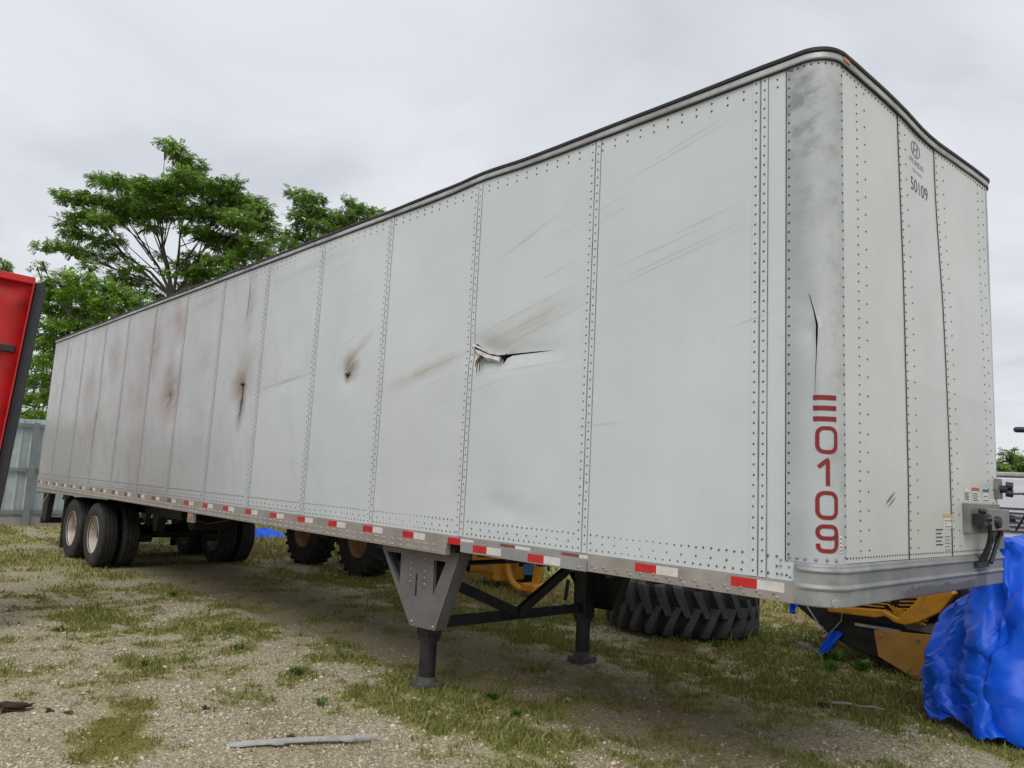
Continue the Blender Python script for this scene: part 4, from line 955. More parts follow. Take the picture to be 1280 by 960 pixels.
# ------------------------------------------------------------------ earthmover tyre lying flat
ET = empty('loader_tyre', (-3.97, 4.42, 0), .3); tag(ET, 'huge worn chevron-tread tyre lying flat in the grass beyond the trailer', 'tyre')
RB, HB = .86, .66
prof = [(.46,.10),(.50,.03),(.62,.0),(.74,.03),(.80,.09),(.825,.16),(.83,.33),(.825,.50),(.80,.57),(.74,.63),(.62,.66),(.50,.63),(.46,.56),(.45,.45),(.60,.40),(.60,.26),(.45,.21),(.46,.10)]
MB().lathe(prof, (0,0,0), 'z', 72).build('tyre_carcass', M['rubber'], ET, 40)
NL = 26
def lug(flip):
    """one half of a chevron: from the shoulder to just past the centre line"""
    mb = MB(); n = 7; rows = []
    for i in range(n+1):
        t = i/n; z = (.05+.33*t); a = .17*t**1.1; wa = .050+.012*(1-t)
        r = .90 if .12 < t else .865-.0+.035*t/.12
        if i == 0: z, r = .035, .80
        if i == 1: z, r = .075, .885
        rows.append((z, a, wa, r))
    V_ = []
    for z, a, wa, r in rows:
        zz_ = z if not flip else HB-z
        for da, rr in ((-wa*1.25, r-.11), (-wa*.8, r), (wa*.8, r), (wa*1.25, r-.11)):
            V_.append((rr*math.cos(a+da), rr*math.sin(a+da), zz_))
    F_ = [(i*4+j, i*4+j+1, (i+1)*4+j+1, (i+1)*4+j) for i in range(n) for j in range(3)]+[(0,1,2,3),(n*4+3,n*4+2,n*4+1,n*4)]
    return mb.add(V_, F_)
lugs = [lug(False).build('tread_lug', M['rubber_grey'], ET), lug(True).build('tread_lug', M['rubber_grey'], ET)]
for k, l0 in enumerate(lugs):
    for i in range(NL):
        o = l0 if i == 0 else dup(l0); o.rotation_euler = (0, 0, 2*math.pi*(i+.5*k)/NL)

# ------------------------------------------------------------------ yellow grader behind the trailer
GR = empty('road_grader', (-9.6, 4.4, 0)); tag(GR, 'yellow grader with dark wheels parked behind the white trailer', 'grader')
def gp(name, mb, mt, smooth=False, parent=None, bevel=0):
    return mb.xf(lambda x, y, z: (x+9.6, y-4.4, z)).build(name, mt, parent or GR, smooth, True, bevel)
def big_wheel(name, R_, w, rb):
    rim = MB().lathe([(rb,-w*.38),(rb+.015,-w*.42),(rb-.005,-w*.3),(rb-.03,-w*.1),(rb-.05,.0),(rb*.55,.02),(rb*.5,-.05),(rb*.3,-.07),(0,-.07)], (0,0,0), 'y', 36).build(name, M['rimtan'], None, True)
    P = tyre_prof(R_, w, rb, 0); MB().lathe(P, (0,0,0), 'y', 40).build('tyre', M['rubber'], rim, 30)
    lg = MB()
    for i in range(22):
        for s in (-1, 1):
            a = 2*math.pi*(i+.25*s)/22
            for a0, y0, a1, y1 in ((a, s*w*.5, a-.13, s*.0),):
                c0, c1 = Vector(((R_-.02)*math.cos(a0), y0, (R_-.02)*math.sin(a0))), Vector(((R_+.005)*math.cos(a1), y1, (R_+.005)*math.sin(a1)))
                lg.bar(c0, c1, .05, .07, up=(math.cos(a0),0,math.sin(a0)))
    o = lg.build('tyre_lug', M['rubber'], rim); o['kind'] = 'stuff'
    return rim
gw = big_wheel('wheel', .60, .42, .29)
for i, (x, y, rz) in enumerate(((-9.62,3.55,0),(-11.5,3.55,0),(-9.62,5.5,math.pi),(-11.5,5.5,math.pi))):
    q = gw if i == 0 else dup_tree(gw); q.parent = GR; q.location = (x+9.6, y-4.4, .60); q.rotation_euler = (0,0,rz)
gp('tandem_case', MB().prism([(-11.6,.42),(-9.5,.42),(-9.4,.78),(-11.7,.78)], 3.8, 4.0), M['black']); gp('tandem_case', MB().prism([(-11.6,.42),(-9.5,.42),(-9.4,.78),(-11.7,.78)], 5.05, 5.25), M['black'])
gp('main_frame', MB().box(-12.4, -6.0, 4.25, 4.8, 1.15, 1.45), M['yellow'], bevel=.03)
gp('engine_hood', MB().prism([(-12.5,1.3),(-9.7,1.3),(-9.6,2.1),(-12.4,2.0)], 3.9, 5.1), M['yellow'], bevel=.05)
gp('rear_axle', MB().box(-10.8, -10.3, 3.8, 5.25, .5, .95), M['black'])
# lower yellow housing and drawbar seen between the landing legs
hb = gp('blade_carrier', MB().prism([(-8.12,.20),(-7.42,.13),(-7.38,.58),(-7.62,.64),(-8.08,.52)], 4.55, 5.1), M['yellow'], bevel=.02)
gp('carrier_rib', MB().box(-8.0, -7.45, 4.50, 4.56, .26, .36), M['orange'], parent=hb)
gp('carrier_rib', MB().box(-7.46, -7.40, 4.48, 4.56, .16, .58), M['yellow'], parent=hb)
gp('link_post', MB().box(-8.0, -7.5, 4.6, 5.0, .55, 1.2), M['yellow'])
P = [(-6.88+.34*math.cos(R(a)), 4.55, .44+.36*math.sin(R(a))) for a in range(150, 331, 12)]
gp('turning_ring', MB().tube(P, .05, 10), M['yellow'], True)
gp('turning_arm', MB().bar((-6.60,4.55,.20),(-6.42,4.60,1.2), .10, .09), M['yellow'])
gp('ring_foot', MB().box(-6.78, -6.50, 4.42, 4.70, .08, .20), M['yellow'], bevel=.02)
gp('drive_motor', MB().tube([(-6.86,4.75,.30),(-6.86,4.75,.62)], .11, 12), M['boxgrey'], True)
gp('blue_cap', MB().tube([(-6.86,4.62,.30),(-6.86,4.62,.44)], .07, 10), mat('blue_cap', (.05,.15,.35), .4), True)
gp('hydraulic_hose', MB().tube([(-6.4,4.5,1.1),(-6.32,4.45,.7),(-6.30,4.5,.42)], .02, 8), M['hose'], True)
gp('front_axle', MB().bar((-7.3,4.9,.45),(-6.9,4.9,.55), .12, .2), M['black'])
gp('mould_board', MB().prism([(-7.9,.08),(-7.2,.06),(-7.1,.42),(-7.8,.45)], 5.15, 5.2), M['black'])

# ------------------------------------------------------------------ tarped yellow machine on the right
MC = empty('tarped_machine', (-1.6, 4.8, 0)); tag(MC, 'yellow machine with slatted grille and dark belly under the trailer nose', 'machine')
def mp(name, mb, mt, smooth=False, parent=None, bevel=0):
    return mb.xf(lambda x, y, z: (x+1.6, y-4.8, z)).build(name, mt, parent or MC, smooth, True, bevel)
mp('belly', MB().prism([(-2.72,.70),(-2.55,.50),(-2.12,.22),(-1.75,.10),(-.9,.08),(-.5,.5),(-.5,.95),(-2.7,.78)], 4.46, 5.9), M['black'], bevel=.03)
mp('frame_rail', MB().box(-1.9, -.4, 4.40, 4.455, .30, .44), M['black'])
mp('frame_rail', MB().box(-1.85, -1.4, 4.37, 4.395, .40, .425), M['stripgrey'])
sp_ = mp('side_plate', MB().prism([(-1.62,.40),(-1.10,.44),(-1.14,.06),(-1.22,.015),(-1.58,.16)], 4.28, 4.32), M['orange'])
mp('side_plate', MB().prism([(-1.08,.42),(-.98,.44),(-1.0,.10),(-1.12,.07)], 4.34, 4.9), M['orange'])
for x, z in ((-1.55,.36),(-1.2,.39),(-1.22,.07)): mp('plate_bolt', MB().tube([(x,4.265,z),(x,4.285,z)], .012, 8), M['bolt'], parent=sp_)
# hood: lower lip, rounded nose and slatted grille
hd = mp('hood', MB().prism([(-2.10,.50),(-1.62,.515),(-1.52,.545),(-1.44,.50),(-1.34,.49),(-1.22,.53),(-1.02,.66),(-.90,.84),(-.95,.90),(-1.18,.82),(-1.26,.70),(-1.40,.545),(-1.55,.60),(-2.10,.56)], 4.30, 4.42), M['yellow'], bevel=.012)
mp('hood_top', MB().prism([(-2.15,.92),(-.9,1.0),(-.9,1.15),(-2.1,1.12)], 4.3, 5.8), M['yellow'], bevel=.03, parent=hd)
mp('grille_backing', MB().prism([(-2.1,.56),(-1.2,.56),(-1.0,.72),(-1.0,.95),(-2.1,.9)], 4.50, 4.55), M['black'], parent=hd)
sl = None
for i in range(9):
    z = .555+.036*i; x0 = -1.45+.012*i; mp('grille_slat', MB().bar((x0,4.36,z),(-1.17,4.34,z+.035), .02, .012), M['yellow'], parent=hd)
for i in range(6):
    mp('grille_slat', MB().bar((-2.08+.02*i,4.36,.60+.030*i),(-1.55+.03*i,4.36,.625+.030*i), .02, .012), M['yellow'], parent=hd)
for i in range(7):
    x = -1.50+.035*i; mp('grille_slat', MB().bar((x,4.33,.66-.01*i),(x+.13,4.33,.515), .012, .012), M['yellow'], parent=hd)
mp('grille_post', MB().bar((-1.17,4.35,.55),(-1.14,4.35,.93), .05, .04), M['yellow'], parent=hd)
mp('counterweight', MB().prism([(-1.40,.49),(-.95,.55),(-.98,.44),(-1.35,.43)], 4.40, 4.9), M['boxgrey'])
mp('hydraulic_hose', MB().tube([(-2.42,4.42,.66),(-2.36,4.40,.5),(-2.25,4.42,.34),(-2.2,4.5,.28)], .007, 6), M['stripgrey'], True)
mp('hydraulic_hose', MB().tube([(-2.0,4.42,.56),(-2.0,4.40,.42),(-2.12,4.42,.28)], .007, 6), M['stripgrey'], True)
mp('body_core', MB().box(-.6, 1.2, 3.7, 5.3, .25, .95), M['black'])
for x, y in ((-2.2,5.7),(.9,3.8),(.9,5.2),(-.6,3.8),(-.6,5.3)): mp('wheel', MB().tube([(x,y,.0),(x,y,.3)], .12, 12), M['rubber'])
# blue tarpaulin draped over it
def tarp_mat():
    t = NT('blue_tarpaulin'); c = t.mix(t.mapr(t.noise(3, 5), .3, .7), (.003,.078,.66), (.009,.14,.88))
    c = t.mix(t.mapr(t.noise(9, 6, .7), .6, .75, 0, .35), c, (.02,.10,.5)); t.col(c); t.set(rough=t.mapr(t.noise(12, 4), .3, .7, .3, .48), spec=.35)
    rg = lambda sc, v=None: t.math('ABSOLUTE', t.math('SUBTRACT', t.noise(sc, 2, .4, v, .3), .5))
    vo = t.n('ShaderNodeTexVoronoi'); vo.inputs['Scale'].default_value = 4.5; t.l(t.mapping(scale=(1,1,2.2), rot=(0,.3,.2)), vo.inputs['Vector'])
    vq = t.n('ShaderNodeTexVoronoi'); vq.inputs['Scale'].default_value = 11; t.l(t.mapping(scale=(1,1,1.6), rot=(0,-.5,.4)), vq.inputs['Vector'])
    h = t.math('ADD', t.math('ADD', vo.outputs['Distance'], t.math('MULTIPLY', vq.outputs['Distance'], .25)), t.math('ADD', rg(3.2), t.math('MULTIPLY', rg(3, t.mapping(scale=(1,1,3))), .8)))
    t.bump(h, .18, .03)
    tr = t.n('ShaderNodeBsdfTranslucent'); t.l(c, tr.inputs['Color']); ms = t.n('ShaderNodeMixShader'); ms.inputs[0].default_value = .12
    t.l(t.b.outputs[0], ms.inputs[1]); t.l(tr.outputs[0], ms.inputs[2]); t.l(ms.outputs[0], t.t.nodes['Material Output'].inputs['Surface']); return t.m
M['tarp'] = tarp_mat()
fi = np.arange((TNY+1)*(TNX+1)).reshape(TNY+1, TNX+1); TF = np.stack([fi[:-1,:-1], fi[:-1,1:], fi[1:,1:], fi[1:,:-1]], -1).reshape(-1, 4)
TP = Vector((0, 3.2, 0))
me = fast_mesh('tarpaulin', TARP_CO-np.array(TP), TF); o = link('tarpaulin', me, M['tarp'], None, 180); o.location = TP
o.modifiers.new('sub', 'SUBSURF').render_levels = 1; o.modifiers['sub'].levels = 1
for sc_, st_ in ((.42, -.10), (.16, -.02)):                # crumple creases
    tx = bpy.data.textures.new('crumple', 'VORONOI'); tx.noise_scale = sc_; tx.distance_metric = 'DISTANCE'
    dm = o.modifiers.new('crumple', 'DISPLACE'); dm.texture = tx; dm.texture_coords = 'LOCAL'; dm.strength = st_; dm.mid_level = .4
dc = o.modifiers.new('stiffen', 'DECIMATE'); dc.ratio = .19
es = o.modifiers.new('crease', 'EDGE_SPLIT'); es.split_angle = R(27)
tag(o, 'bright blue tarpaulin hanging in folds to the ground', 'tarpaulin')
def rag(name, pts, w, label, seed, loc):
    rnd = random.Random(seed); mb = MB(); n = len(pts); k = 7; V_ = []
    for i, p in enumerate(pts):
        for j in range(k):
            u = (j/(k-1)-.5)*w*(1-.5*i/n); V_.append((p[0]+u+rnd.gauss(0,.012), p[1]+rnd.gauss(0,.03)+.03*math.sin(j*2.2), p[2]+rnd.gauss(0,.008)))
    mb.add(V_, [(i*k+j, i*k+j+1, (i+1)*k+j+1, (i+1)*k+j) for i in range(n-1) for j in range(k-1)])
    mb.xf(lambda x, y, z: (x-loc[0], y-loc[1], z-loc[2])); o = mb.build(name, M['tarp'], None, 180); o.location = loc
    q = o.modifiers.new('sub', 'SUBSURF'); q.render_levels = 2; s = o.modifiers.new('thick', 'SOLIDIFY'); s.thickness = .006; tag(o, label, 'tarpaulin', 'loose blue tarpaulin scraps'); return o
rag('tarpaulin_scrap', [(-2.52,4.45,.66),(-2.53,4.42,.56),(-2.52,4.42,.47),(-2.53,4.43,.40)], .10, 'small blue tarpaulin scrap hanging from the trailer underside at the belly front', 3, (-2.52,4.45,.4))
rag('tarpaulin_scrap', [(-2.08,4.45,.30),(-2.12,4.42,.2),(-2.17,4.40,.10),(-2.2,4.38,.02)], .16, 'dark blue tarpaulin corner trailing onto the grass below the machine', 4, (-2.12,4.42,0))
0 and rag('tarpaulin_scrap', [(-1.02,4.15,.86),(-1.0,4.05,.72),(-.98,4.0,.60),(-1.0,3.95,.48),(-1.05,3.9,.42)], .36, 'crumpled blue tarpaulin fold bunched beside the grille', 8, (-1.0,4.05,.42))
# crumpled blue sheet far behind
mb = MB(); n = 22
for j in range(n+1):
    for i in range(n+1):
        u, v = i/n*2-1, j/n*2-1; h = max(0, 1-(u*u+v*v)**.8)*.20*(.5+float(fbm(np.array(u*2.5+4), np.array(v*2.5), 3)))
        mb.v.append((u*.55, v*.5, h+.01))
mb.f = [(j*(n+1)+i, j*(n+1)+i+1, (j+1)*(n+1)+i+1, (j+1)*(n+1)+i) for j in range(n) for i in range(n)]
o = mb.build('tarpaulin', M['tarp'], None, 30); o.location = (-16.9, 5.3, 0); tag(o, 'small crumpled blue tarpaulin on the far grass behind the trailer wheels', 'tarpaulin')

# ------------------------------------------------------------------ red steel body at the left edge
RD = empty('red_dump_body', (-7.38, -2.24, 0)); tag(RD, 'upright red steel body with dark grey edge at the left of the picture', 'dump body')
ex = Vector((-.19, -.98, 0)).normalized(); ez = (Vector((-.012, .02, 1))-ex*.052).normalized(); ex = (ex-ez*ex.dot(ez)).normalized(); ey = ez.cross(ex).normalized()
if ey.dot(Vector((1,-.2,0))) < 0: ey = -ey
def rp(name, mb, mt, bevel=0, smooth=False):
    mb.xf(lambda x, y, z: tuple(ex*x+ey*y+ez*z)); return mb.build(name, mt, RD, smooth, True, bevel)
TOPR = 3.50
mb = MB(); nn = 12; V_ = []
for j in range(nn+1):                                 # floor sheet, curling forward at the top
    t = j/nn; z = .15+(TOPR-.2)*t; y = .0 if t < .72 else .10*((t-.72)/.28)**2
    V_ += [(.06, y, z), (.22, y*.85-.03, z), (2.4, y*.85-.03, z)]
mb.add(V_, [(j*3+i, j*3+i+1, (j+1)*3+i+1, (j+1)*3+i) for j in range(nn) for i in range(2)]); sh_ = rp('floor_sheet', mb, M['redsteel'], smooth=True)
sm = sh_.modifiers.new('thick', 'SOLIDIFY'); sm.thickness = .02
rp('edge_rail', MB().prism([(-.055,.0),(.045,.0),(.045,TOPR-.06),(-.02,TOPR-.04),(-.055,TOPR-.1)], -.12, .10), M['edge'], .012)
rp('edge_strip', MB().prism([(.046,.0),(.06,.0),(.06,TOPR-.05),(.046,TOPR-.05)], -.05, .17), M['redsteel'])
rp('top_lip', MB().prism([(.05,TOPR-.09),(2.4,TOPR-.09),(2.4,TOPR-.02),(.05,TOPR-.02)], .06, .14), M['redsteel'], .006)
rp('side_wall', MB().box(-.04, .0, -.55, -.12, .1, TOPR-.1), M['edge'])
rp('rear_sheet', MB().box(0, 2.4, -.55, -.50, .0, TOPR-.1), M['redsteel'])
for z in (1.05, 2.03, 2.74):
    rp('cross_rib', MB().box(.10 if z > 2.5 else .22, 2.4, -.01, .05, z-.035, z+.035), M['black'], .006)
    for i in range(9): rp('rib_bolt', MB().tube([(.3+.24*i,.05,z),(.3+.24*i,.065,z)], .02, 6), M['bolt'])
rp('upright_channel', MB().box(.52, .60, -.005, .03, .2, 2.7), M['redsteel'], .008)

# ------------------------------------------------------------------ sheet metal fence
FN = empty('sheet_metal_fence', (-20.8, .8, 0)); tag(FN, 'pale corrugated metal fence on steel posts behind the trailer tail', 'fence')
fd = Vector((-.10, .995, 0)).normalized(); fn_ = Vector((.995, .10, 0))
def fp(name, mb, mt):
    mb.xf(lambda x, y, z: tuple(fd*x+fn_*y+Vector((0,0,z)))); return mb.build(name, mt, FN)
def sheet():
    mb = MB(); P = []
    x = 0.0
    for i in range(4):
        P += [(x, 0), (x+.17, 0), (x+.19, .035), (x+.225, .035)]; x += .2425
    P = P[:16]; V_ = [(a, b, .22) for a, b in P]+[(a, b, 2.62) for a, b in P]; n = len(P)
    return mb.add(V_, [(i, i+1, i+1+n, i+n) for i in range(n-1)])
s0 = fp('corrugated_sheet', sheet(), M['fence'])
for i in range(-12, 16):
    o = s0 if i == -12 else dup(s0); o.location = fd*(.96*i)+Vector((0,0,random.uniform(-.015,.015)))
for z in (.33, 1.36, 2.45): fp('fence_rail', MB().box(-11.5, 15.2, .045, .10, z-.045, z+.045), M['fencepost'])
p0 = fp('fence_post', MB().box(-.06, .06, .105, .20, 0, 2.52), M['fencepost'])
for i in range(-4, 6):
    o = p0 if i == -4 else dup(p0); o.location = fd*(2.6*i-.0)
fp('kerb_board', MB().box(-11.5, 15.2, -.02, .06, .0, .21), M['concrete'])
tall = MB().tube([(-20.9,1.35,0),(-20.98,1.38,3.35)], .035, 8).xf(lambda x, y, z: (x+20.9, y-1.35, z)).build('pipe_post', M['fencepost'], None, True); tall.location = (-20.55, 1.25, 0)
tag(tall, 'thin grey pipe post rising above the metal fence', 'post')

# ------------------------------------------------------------------ trees
def leaf_mat(name):
    return tint_mat(name, .55, .42)
M['leaf'] = leaf_mat('leaf')
def crown_mesh(clumps, per, seed, ca, cb, leaf=.42, lets=6, flat=.5):
    """compound leaves (a rachis with paired leaflets) gathered in flattened sprays"""
    g_ = np.random.default_rng(seed); VV = []; CC = []
    for (c, r) in clumps:
        n = int(per*(r/.7)**2)
        d = g_.normal(size=(n,3)); d /= np.linalg.norm(d, axis=1)[:,None]; rad = r*g_.random(n)**.45
        p = np.array(c)+d*rad[:,None]*np.array([1,1,flat])
        a = np.arctan2(d[:,1], d[:,0])+g_.normal(0,.7,n); droop = g_.normal(-.25,.35,n)
        ax = np.stack([np.cos(a)*np.cos(droop), np.sin(a)*np.cos(droop), np.sin(droop)], 1)
        sd_ = np.stack([-np.sin(a), np.cos(a), 0*a], 1); up = np.cross(ax, sd_)
        roll = g_.normal(0,.5,n)[:,None]; sd2 = sd_*np.cos(roll)+up*np.sin(roll)
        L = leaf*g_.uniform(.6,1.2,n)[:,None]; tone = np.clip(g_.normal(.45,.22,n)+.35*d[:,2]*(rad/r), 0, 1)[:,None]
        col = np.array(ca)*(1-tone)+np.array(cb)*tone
        for k in range(lets):
            for s in (-1, 1):
                b0 = p+ax*L*(.12+.8*k/lets); ll = L*.34*(1-.35*abs(k/lets-.4)); dirv = ax*.5+sd2*s*.85+up*g_.normal(-.12,.25,n)[:,None]
                w = np.cross(dirv, up); w /= np.linalg.norm(w, axis=1)[:,None]+1e-9; w = w*ll*.26
                tip = b0+dirv*ll; mid = b0+dirv*ll*.5
                VV.append(np.stack([b0, mid+w, tip, mid-w], 1)); CC.append(np.repeat((col*g_.uniform(.75,1.25,(n,1)))[:,None,:], 4, 1))
    V_ = np.concatenate([v.reshape(-1,3) for v in VV]); C_ = np.concatenate([c.reshape(-1,3) for c in CC]); q = len(V_)//4
    return V_, np.arange(q*4).reshape(q,4), np.concatenate([C_, np.ones((len(C_),1))], 1)
def tree(name, base, fork, clumps, label, per, seed, ca, cb, trunk_r=.22, leaf=.42, group=None, flat=.5, fans=5):
    rnd = random.Random(seed); T = empty(name, base); tag(T, label, 'tree', group)
    Bv, Fv = Vector(base), Vector(fork); tr = MB()
    mid = Bv.lerp(Fv, .5)+Vector((rnd.gauss(0,.2), rnd.gauss(0,.2), 0))
    tr.tube([Bv-Bv, mid-Bv, Fv-Bv], [trunk_r*1.25, trunk_r, trunk_r*.8], 9); tr.build('trunk', M['bark'], T, True)
    # main limbs: cluster the sprays by bearing and climb towards them
    cl = sorted(clumps, key=lambda c: math.atan2(c[0][1]-fork[1], c[0][0]-fork[0])); groups = [[] for _ in range(fans)]
    for c in clumps:
        v = Vector(c[0])-Fv; groups[min(fans-1, int((math.atan2(v.dot(Vector(CR)), abs(v.z)+.4)+1.3)/2.6*fans)) if True else 0].append(c) if -1.3 < math.atan2(v.dot(Vector(CR)), abs(v.z)+.4) < 1.3 else groups[0 if v.dot(Vector(CR)) < 0 else fans-1].append(c)
    for g_ in groups:
        if not g_: continue
        cen = sum((Vector(c[0]) for c in g_), Vector())/len(g_); limb = MB()
        q = Fv.lerp(cen, .62)+Vector((rnd.gauss(0,.2), rnd.gauss(0,.2), .25)); h1 = Fv.lerp(q, .5)+Vector((rnd.gauss(0,.12), rnd.gauss(0,.12), .15))
        limb.tube([Fv-Bv, h1-Bv, q-Bv], [trunk_r*.42, trunk_r*.28, trunk_r*.18], 7)
        for c in g_:
            e = Vector(c[0]); s = Fv.lerp(q, rnd.uniform(.35,1)) if rnd.random() < .5 else q
            m1 = s.lerp(e, .5)+Vector((rnd.gauss(0,.12), rnd.gauss(0,.12), rnd.uniform(.0,.3)))
            limb.tube([s-Bv, m1-Bv, e-Bv], [trunk_r*.15, trunk_r*.09, .010], 5, False)
            for _ in range(4):
                f = e+Vector((rnd.gauss(0,.6), rnd.gauss(0,.6), rnd.gauss(0,.3)))*c[1]; limb.tube([m1.lerp(e,.6)-Bv, f-Bv], [.022, .006], 4, False)
        limb.build('limb', M['bark'], T, True)
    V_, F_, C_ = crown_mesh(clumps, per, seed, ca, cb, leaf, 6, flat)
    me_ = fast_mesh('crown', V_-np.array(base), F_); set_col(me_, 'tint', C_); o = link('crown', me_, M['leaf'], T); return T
def clump_list(L, d0, spread, rpx, seed):
    rnd = random.Random(seed); out_ = []
    for q in L:
        x, y = q[0], q[1]; r = (q[2] if len(q) > 2 else rpx)*rnd.uniform(.85,1.2); d = d0+rnd.uniform(-spread, spread)
        out_.append((tuple(px(x, y, d)), r*d/FPX))
    return out_
LA = [(207,176,10),(217,184,11),(228,194,13),(241,206,15),(230,217,17),(128,224,13),(143,226,14),(160,228,16),(178,231,16),(192,229,15),(76,241,10),(90,249,13),(106,246,13),(118,245,13),(131,252,17),(150,252,18),(170,246,18),(186,241,18),(205,240,19),(222,234,19),(240,228,18),(255,231,17),(274,234,15),(290,227,11),(283,240,15),(270,250,20),(298,250,17),(312,252,16),(330,258,11),(322,266,16),
      (66,305,10),(52,308,9),(83,277,12),(98,272,14),(112,268,15),(128,274,17),(145,271,17),(165,265,17),(183,262,17),(199,264,18),(216,262,18),(234,260,19),(252,264,19),(268,270,18),(284,272,18),(300,274,18),(316,280,17),(332,284,14),(344,298,10),(90,291,13),(106,292,12),(78,308,12),(92,312,12),(108,315,12),(126,302,13),(140,298,12),(240,285,16),(256,292,17),(272,298,18),(288,303,18),(304,300,18),(320,305,17),(332,315,14),(310,318,16),(292,322,17),(274,325,17),(245,322,16),(258,335,16),(240,340,13),(225,330,11),(196,284,10),(178,280,9),(150,318,11),(165,333,12),(130,322,11),(112,330,12),(272,342,14),(300,334,14),(258,350,13),(182,352,11),(150,345,12),(165,352,12),(190,366,10),(205,374,9),(175,366,11),(228,366,10),(238,354,12),(148,358,12),(250,345,12),(285,338,13),(212,340,7),(200,318,6)]
tree('locust_tree', tuple(px(216,640,30)*np.array([1,1,0])), tuple(px(216,372,30)), clump_list(LA, 30, 1.8, 15, 1), 'tall feathery green tree with bare forked limbs above the trailer roof', 250, 21, (.06,.14,.02), (.31,.50,.08), .17, .34, 'trees behind the fence', .55, 9)
LB = [(367,240,9),(376,246,11),(388,250,12),(398,247,9),(384,262,13),(372,270,11),(398,264,12),(408,268,12),(418,274,12),(380,282,13),(396,280,14),(410,287,13),(366,292,13),(382,298,13),(398,298,13),(438,250,8),(446,257,10),(456,262,10),(468,266,9),(432,268,11),(445,272,11),(425,285,12),(360,308,12),(374,310,12),(352,320,12),(440,283,11),(462,276,9)]
tree('locust_tree', tuple(px(395,640,33)*np.array([1,1,0])), tuple(px(392,330,33)), clump_list(LB, 33, 1.2, 12, 2), 'feathery tree tops showing over the middle of the trailer roof', 250, 22, (.06,.14,.02), (.30,.48,.08), .15, .34, 'trees behind the fence', .6, 5)
LC = [(70,352,15),(84,346,13),(100,348,15),(118,352,14),(135,358,14),(150,366,14),(165,374,13),(180,380,12),(60,366,15),(78,366,17),(96,368,18),(114,370,18),(132,376,17),(150,384,16),(62,386,16),(80,388,18),(98,390,18),(116,392,17),(134,396,15),(58,408,16),(74,410,17),(92,410,16),(108,408,14),(52,428,15),(66,430,16),(82,428,14),(48,450,15),(62,452,15),(44,474,15),(58,474,15),(42,496,14),(54,498,14),(40,518,14),(52,520,14),(46,334,6),(50,326,5),(195,386,11),(210,384,9),(66,520,14),(68,490,14),(60,540,12),(36,540,12)]
tree('leafy_tree', tuple(px(95,640,26)*np.array([1,1,0])), tuple(px(95,470,26)), clump_list(LC, 26, 1.5, 15, 3), 'bright leafy tree low behind the fence and trailer tail', 230, 23, (.06,.15,.018), (.32,.52,.06), .15, .34, 'trees behind the fence', .75, 5)
LD = [(8,328,8),(2,334,8),(-10,340,14),(-25,335,18),(-30,360,20),(-12,362,16),(20,520,14),(10,540,14),(-10,400,22),(-30,420,22),(-5,450,20),(18,470,14),(5,500,18),(24,500,12),(-20,480,22)]
tree('leafy_tree', tuple(px(-20,640,28)*np.array([1,1,0])), tuple(px(-20,470,28)), clump_list(LD, 28, 1.2, 15, 4), 'leafy tree half hidden behind the red steel body', 220, 24, (.055,.14,.018), (.30,.48,.06), .2, .36, 'trees behind the fence', .7, 4)
LE = [(1262,566,8),(1272,574,9),(1258,578,9),(1266,584,10),(1278,588,10),(1256,592,10),(1290,575,14),(1304,582,14),(1296,596,14),(1270,598,10),(1240,585,12),(1225,592,12),(1250,600,12),(1310,600,14)]
tree('leafy_tree', tuple(px(1280,690,34)*np.array([1,1,0])), tuple(px(1280,610,34)), clump_list(LE, 34, 1.2, 12, 5), 'small bright tree beyond the white van at the right edge', 260, 25, (.05,.11,.018), (.28,.40,.06), .14, .34, None, .8, 4)

# ------------------------------------------------------------------ white van and yard things at the right edge
VN = empty('white_van', (px(1290,600,13.2)[0], px(1290,600,13.2)[1], 0), R(12)); tag(VN, 'white van with rounded grey topped roof beyond the blue tarpaulin', 'van')
def vp(name, mb, mt, bevel=0, smooth=False): return mb.build(name, mt, VN, smooth, True, bevel)
bodyP = [(-1.0,.35),(1.0,.35),(1.02,1.2),(.98,1.65),(.86,1.98),(.60,2.14),(-.60,2.14),(-.86,1.98),(-.98,1.65),(-1.02,1.2)]
mb = MB().prism([(x, z) for x, z in bodyP], -0.0, 4.6).xf(lambda x, y, z: (x*1.0, y, z)); vp('body', mb, M['vanwhite'], .04)
vp('roof_cap', MB().prism([(-.72,2.145),(.72,2.145),(.66,2.22),(-.66,2.22)], -.02, 4.5), mat('beige_roof', (.42,.40,.36), .6), .02)
vp('rear_window', MB().box(-.7, .7, -.02, -.005, 1.5, 1.95), M['vanwhite'])
for i in range(6): vp('louvre', MB().box(-.85, .85, -.03, -.004, 1.22+.075*i, 1.25+.075*i), M['ink'])
vp('bumper', MB().box(-1.0, 1.0, -.12, -.01, .4, .6), M['ink'], .03)
for x in (-.93, .93): vp('tail_lamp', MB().box(x-.06, x+.06, -.03, -.004, 1.0, 1.18), M['redpaint'])
for x in (-.85, .85):
    for y in (.9, 3.7): vp('wheel', MB().lathe(tyre_prof(.34, .22, .2), (0,0,0), 'x', 28).xf(lambda a,b,c: (a+x, b+y, c+.34)), M['rubber'], 0, True)
